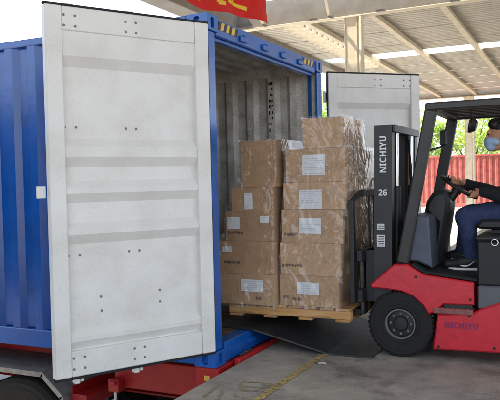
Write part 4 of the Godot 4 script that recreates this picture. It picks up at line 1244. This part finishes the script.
# ------------------------------------------------------------------ the driver
func make_driver() -> void:
	var d := thing("person", "seated person in dark jacket, jeans and pale face mask driving the forklift", "person", Vector3(1.95, 1.036, -1.27))
	var Z := -1.27
	var hipN := Vector3(2.02, 1.115, Z + 0.09); var hipF := Vector3(2.02, 1.115, Z - 0.09)
	var kneN := Vector3(1.615, 1.045, -1.115); var kneF := Vector3(1.60, 1.05, -1.43)
	var ankN := Vector3(1.655, 0.735, -1.11); var ankF := Vector3(1.535, 0.745, -1.43)
	var toeN := Vector3(1.50, 0.678, -1.105); var toeF := Vector3(1.385, 0.690, -1.435)
	var pel := Vector3(2.03, 1.13, Z); var che := Vector3(2.02, 1.37, Z); var nek := Vector3(1.955, 1.545, Z); var hed := Vector3(1.862, 1.675, Z)
	var shN := Vector3(2.0, 1.455, Z + 0.185); var shF := Vector3(2.0, 1.455, Z - 0.185)
	var elN := Vector3(1.93, 1.195, Z + 0.25); var elF := Vector3(1.86, 1.20, Z - 0.27)
	var wrN := Vector3(1.735, 1.245, Z + 0.14); var wrF := Vector3(1.56, 1.31, Z - 0.17)
	var skin := [
		[pel, che, 0.10, 0.11, Vector3(0.85, 1, 1.3)], [che, nek, 0.11, 0.05, Vector3(0.85, 1, 1.1)], [nek - Vector3(0.0, 0.04, 0), hed - Vector3(-0.02, 0.06, 0), 0.052, 0.05],
		[hipN, kneN, 0.075, 0.052], [kneN, ankN, 0.05, 0.034], [hipF, kneF, 0.075, 0.052], [kneF, ankF, 0.05, 0.034], [ankN, toeN, 0.036, 0.024], [ankF, toeF, 0.036, 0.024],
		[che + Vector3(0, 0.06, 0), shN, 0.05, 0.048], [che + Vector3(0, 0.06, 0), shF, 0.05, 0.048], [shN, elN, 0.045, 0.037], [shF, elF, 0.045, 0.037], [elN, wrN, 0.037, 0.026], [elF, wrF, 0.037, 0.026],
		[hed + Vector3(0.01, 0.015, 0), hed + Vector3(0.02, 0.03, 0), 0.09, 0.092, Vector3(1, 1.1, 0.85)], [hed + Vector3(-0.03, -0.05, 0), hed + Vector3(-0.045, -0.085, 0), 0.055, 0.036]]
	var g := blob(skin, 0.012, 0.013)
	# hands, each on its own finer grid: palm, four fingers and a thumb closed round the rim
	for q in [[wrN, Vector3(1.662, 1.232, Z + 0.085), 1.0], [wrF, Vector3(1.50, 1.335, Z - 0.135), -1.0]]:
		var w: Vector3 = q[0]; var r: Vector3 = q[1]; var s: float = q[2]
		var dir := (r - w).normalized()
		var side := Vector3(0, 0, 1).cross(dir).normalized()
		var across := dir.cross(side).normalized() * s
		var hb := [[w - dir * 0.02, w, 0.027, 0.026], [w, r - dir * 0.01 + side * 0.018, 0.026, 0.030, Vector3(1, 0.8, 1)]]
		for k in 4:
			var o := across * (-0.028 + k * 0.019)
			var L: float = [0.85, 1.0, 0.95, 0.78][k]
			var a := r + o + side * 0.022
			var b := a + dir * 0.030 * L + side * 0.004; var c := b + dir * 0.012 * L - side * 0.030 * L; var e := c - dir * 0.020 * L - side * 0.012
			hb.append_array([[a, b, 0.0095, 0.009], [b, c, 0.009, 0.0085], [c, e, 0.0085, 0.0075]])
		var t0 := w + dir * 0.03 - across * 0.025
		hb.append_array([[t0, t0 + dir * 0.035 - across * 0.02 - side * 0.012, 0.013, 0.011], [t0 + dir * 0.035 - across * 0.02 - side * 0.012, r - across * 0.035 - side * 0.025, 0.011, 0.0085]])
		g.add(blob(hb, 0.003, 0.0045))
	# face: brow, nose, chin, ears on a finer grid
	var hb2 := [[hed + Vector3(0.012, 0.012, 0), hed + Vector3(0.02, 0.028, 0), 0.094, 0.096, Vector3(1, 1.12, 0.83)], [hed + Vector3(-0.03, -0.05, 0), hed + Vector3(-0.052, -0.092, 0), 0.058, 0.034],
		[hed + Vector3(-0.085, 0.012, 0), hed + Vector3(-0.108, -0.028, 0), 0.010, 0.014], [hed + Vector3(-0.082, 0.025, -0.03), hed + Vector3(-0.082, 0.025, 0.03), 0.014, 0.014]]
	for s in [-1.0, 1.0]: hb2.append([hed + Vector3(0.018, 0.012, s * 0.080), hed + Vector3(0.012, -0.026, s * 0.078), 0.015, 0.010, Vector3(1, 1, 0.6)])
	g.add(blob(hb2, 0.007, 0.006))
	obj("body", g, M.skin, d)
	# clothes
	var jk := [[pel + Vector3(0, -0.03, 0), che, 0.128, 0.132, Vector3(0.9, 1, 1.28)], [che, nek - Vector3(0, 0.03, 0), 0.132, 0.068, Vector3(0.9, 1, 1.1)], [che + Vector3(0, 0.07, 0), shN, 0.07, 0.072], [che + Vector3(0, 0.07, 0), shF, 0.07, 0.072],
		[shN, elN, 0.068, 0.056], [shF, elF, 0.068, 0.056], [elN, elN.lerp(wrN, 0.9), 0.055, 0.042], [elF, elF.lerp(wrF, 0.9), 0.055, 0.042]]
	var fn := FastNoiseLite.new(); fn.seed = 3; fn.frequency = 9.0
	var jg := blob(jk, 0.016, 0.013)
	for i in jg.v.size(): jg.v[i] += Vector3(fn.get_noise_3dv(jg.v[i]), fn.get_noise_3dv(jg.v[i] + Vector3.ONE), fn.get_noise_3dv(jg.v[i] - Vector3.ONE)) * 0.008
	obj("jacket", jg, M.jacket, d)
	var tk := [[hipN + Vector3(0.02, 0.005, 0), hipF + Vector3(0.02, 0.005, 0), 0.098, 0.098], [hipN, kneN, 0.092, 0.072], [kneN, kneN.lerp(ankN, 0.93), 0.072, 0.055], [hipF, kneF, 0.092, 0.072], [kneF, kneF.lerp(ankF, 0.93), 0.072, 0.055]]
	var tg := blob(tk, 0.016, 0.013)
	for i in tg.v.size(): tg.v[i] += Vector3(fn.get_noise_3dv(tg.v[i]), fn.get_noise_3dv(tg.v[i] + Vector3.ONE), fn.get_noise_3dv(tg.v[i] - Vector3.ONE)) * 0.009
	obj("trousers", tg, M.jeans, d)
	for q in [[ankN, toeN], [ankF, toeF]]:
		var a: Vector3 = q[0]; var t: Vector3 = q[1]
		var fl := Vector3(t.x - a.x, 0, t.z - a.z).normalized()
		var heel := Vector3(a.x, t.y + 0.004, a.z) - fl * 0.045
		var sh := obj("shoe", blob([[heel + Vector3(0, 0.025, 0), heel + fl * 0.12 + Vector3(0, 0.02, 0), 0.044, 0.042], [heel + fl * 0.10 + Vector3(0, 0.012, 0), heel + fl * 0.225 + Vector3(0, 0.002, 0), 0.044, 0.034], [a + Vector3(0, 0.03, 0), heel + fl * 0.06 + Vector3(0, 0.03, 0), 0.048, 0.046]], 0.008, 0.007), M.shoe, d)
		g = G.new()
		var so := []
		var sx := Vector3.UP.cross(fl)
		for k in 20:
			var w := TAU * k / 20.0
			so.append(Vector2(0.085 + cos(w) * 0.145, sin(w) * (0.043 + 0.008 * cos(w))))
		g.prism(so, 0.0, 0.018, Transform3D(Basis(fl, sx, fl.cross(sx)), heel - Vector3(0, 0.040, 0)), 0.004)
		obj("sole", g, M.sole, sh)
		g = G.new()
		var tick := []
		for k in 9:
			var w := k / 8.0
			tick.append(heel + fl * lerpf(0.125, 0.02, w) + Vector3(0, 0.0 + 0.035 * w * w - 0.012 * sin(w * PI), 0) + sx * 0.0455)
		g.tube(tick, [0.002, 0.006, 0.007, 0.007, 0.006, 0.005, 0.004, 0.003, 0.002], 6)
		obj("side_mark", g, M.sole, sh)
	var hr := [[hed + Vector3(0.03, 0.045, 0), hed + Vector3(0.045, 0.02, 0), 0.096, 0.092, Vector3(1, 1.05, 0.88)], [hed + Vector3(-0.045, 0.088, -0.03), hed + Vector3(-0.045, 0.088, 0.03), 0.042, 0.042], [hed + Vector3(0.07, 0.0, 0), hed + Vector3(0.075, -0.05, 0), 0.06, 0.045, Vector3(0.8, 1, 1.1)]]
	var hg := blob(hr, 0.01, 0.008)
	for i in hg.v.size(): hg.v[i] += Vector3.ONE * fn.get_noise_3dv(hg.v[i] * 6.0) * 0.006
	obj("hair", hg, M.hair, d)
	var mk := blob([[hed + Vector3(-0.072, -0.045, -0.033), hed + Vector3(-0.072, -0.045, 0.033), 0.034, 0.034], [hed + Vector3(-0.070, -0.088, -0.018), hed + Vector3(-0.070, -0.088, 0.018), 0.036, 0.036], [hed + Vector3(-0.106, -0.040, 0), hed + Vector3(-0.102, -0.066, 0), 0.016, 0.020], [hed + Vector3(-0.03, -0.05, -0.052), hed + Vector3(-0.03, -0.05, 0.052), 0.028, 0.028]], 0.01, 0.006)
	for s in [-1.0, 1.0]: mk.tube([hed + Vector3(-0.03, -0.045, s * 0.078), hed + Vector3(0.0, -0.02, s * 0.088), hed + Vector3(0.03, 0.0, s * 0.088)], 0.0025, 5)
	obj("face_mask", mk, M.mask, d)
	for s in [-1.0, 1.0]:
		g = G.new()
		g.lathe([Vector2(0, -0.009), Vector2(0.009, 0), Vector2(0, 0.009)], 10, Transform3D(Basis.IDENTITY, hed + Vector3(-0.088, 0.008, s * 0.032)))
		obj("eye", g, M.eye, d)

# ------------------------------------------------------------------ the banner hung under the canopy
func make_banner() -> void:
	var b := thing("banner", "red cloth banner with yellow lettering hung under the canopy above the container", "banner", Vector3(-2.6, 4.05, -5.2))
	var a := Vector3(-3.04, 4.06, -3.2); var z := Vector3(-2.345, 4.0, -6.27)
	var dir := z - a
	var nrm := dir.cross(Vector3.UP).normalized() * -1.0
	if nrm.x < 0: nrm = -nrm
	var fn := FastNoiseLite.new(); fn.seed = 5; fn.frequency = 0.9
	var at := func(u: float, h: float) -> Vector3: # u along, h above the bottom edge
		return a + dir * u + Vector3(0, h - -0.03 * sin(u * 9.0) * (1.0 - h), 0) + nrm * (0.05 * sin(u * 22.0 + h * 2.0) * (1.0 - h * 0.7) + 0.08 * fn.get_noise_2d(u * 4.0, h))
	var g := G.new()
	var NU := 90; var NV := 24
	for j in NV:
		for i in NU:
			g.quad(at.call(i / float(NU), j / float(NV)), at.call((i + 1) / float(NU), j / float(NV)), at.call((i + 1) / float(NU), (j + 1) / float(NV)), at.call(i / float(NU), (j + 1) / float(NV)), 1)
	obj("cloth", g, M.flag, b)
	# yellow strokes as far as the photograph shows them
	g = G.new()
	for s in [[0.598, 0.13, 0.60, 0.42], [0.60, 0.135, 0.648, 0.135], [0.675, 0.20, 0.845, 0.145], [0.735, 0.17, 0.775, 0.62], [0.675, 0.22, 0.69, 0.48], [0.76, 0.40, 0.83, 0.37], [0.61, 0.36, 0.66, 0.34], [0.42, 0.14, 0.50, 0.14], [0.45, 0.14, 0.46, 0.62], [0.41, 0.48, 0.51, 0.50]]:
		var p := Vector2(s[0] * dir.length(), s[1]); var q := Vector2(s[2] * dir.length(), s[3])
		var w := (q - p).orthogonal().normalized() * 0.032
		g = G.new()
		var n := 10
		for k in n:
			var c := []
			for e in [[k, -1], [k + 1, -1], [k + 1, 1], [k, 1]]:
				var m: Vector2 = p.lerp(q, e[0] / float(n)) + w * e[1]
				c.append(at.call(m.x / dir.length(), m.y) + nrm * 0.006)
			g.out(c, c[0] - nrm)
		obj("letter_stroke", g, M.flag_yellow, b)
	g = G.new()
	for u in [0.02, 0.34, 0.66, 0.98]:
		g.tube([at.call(u, 0.99), at.call(u, 1.0) + Vector3(0, 0.17, 0)], 0.004, 5)
	obj("cord", g, M.white_steel, b)
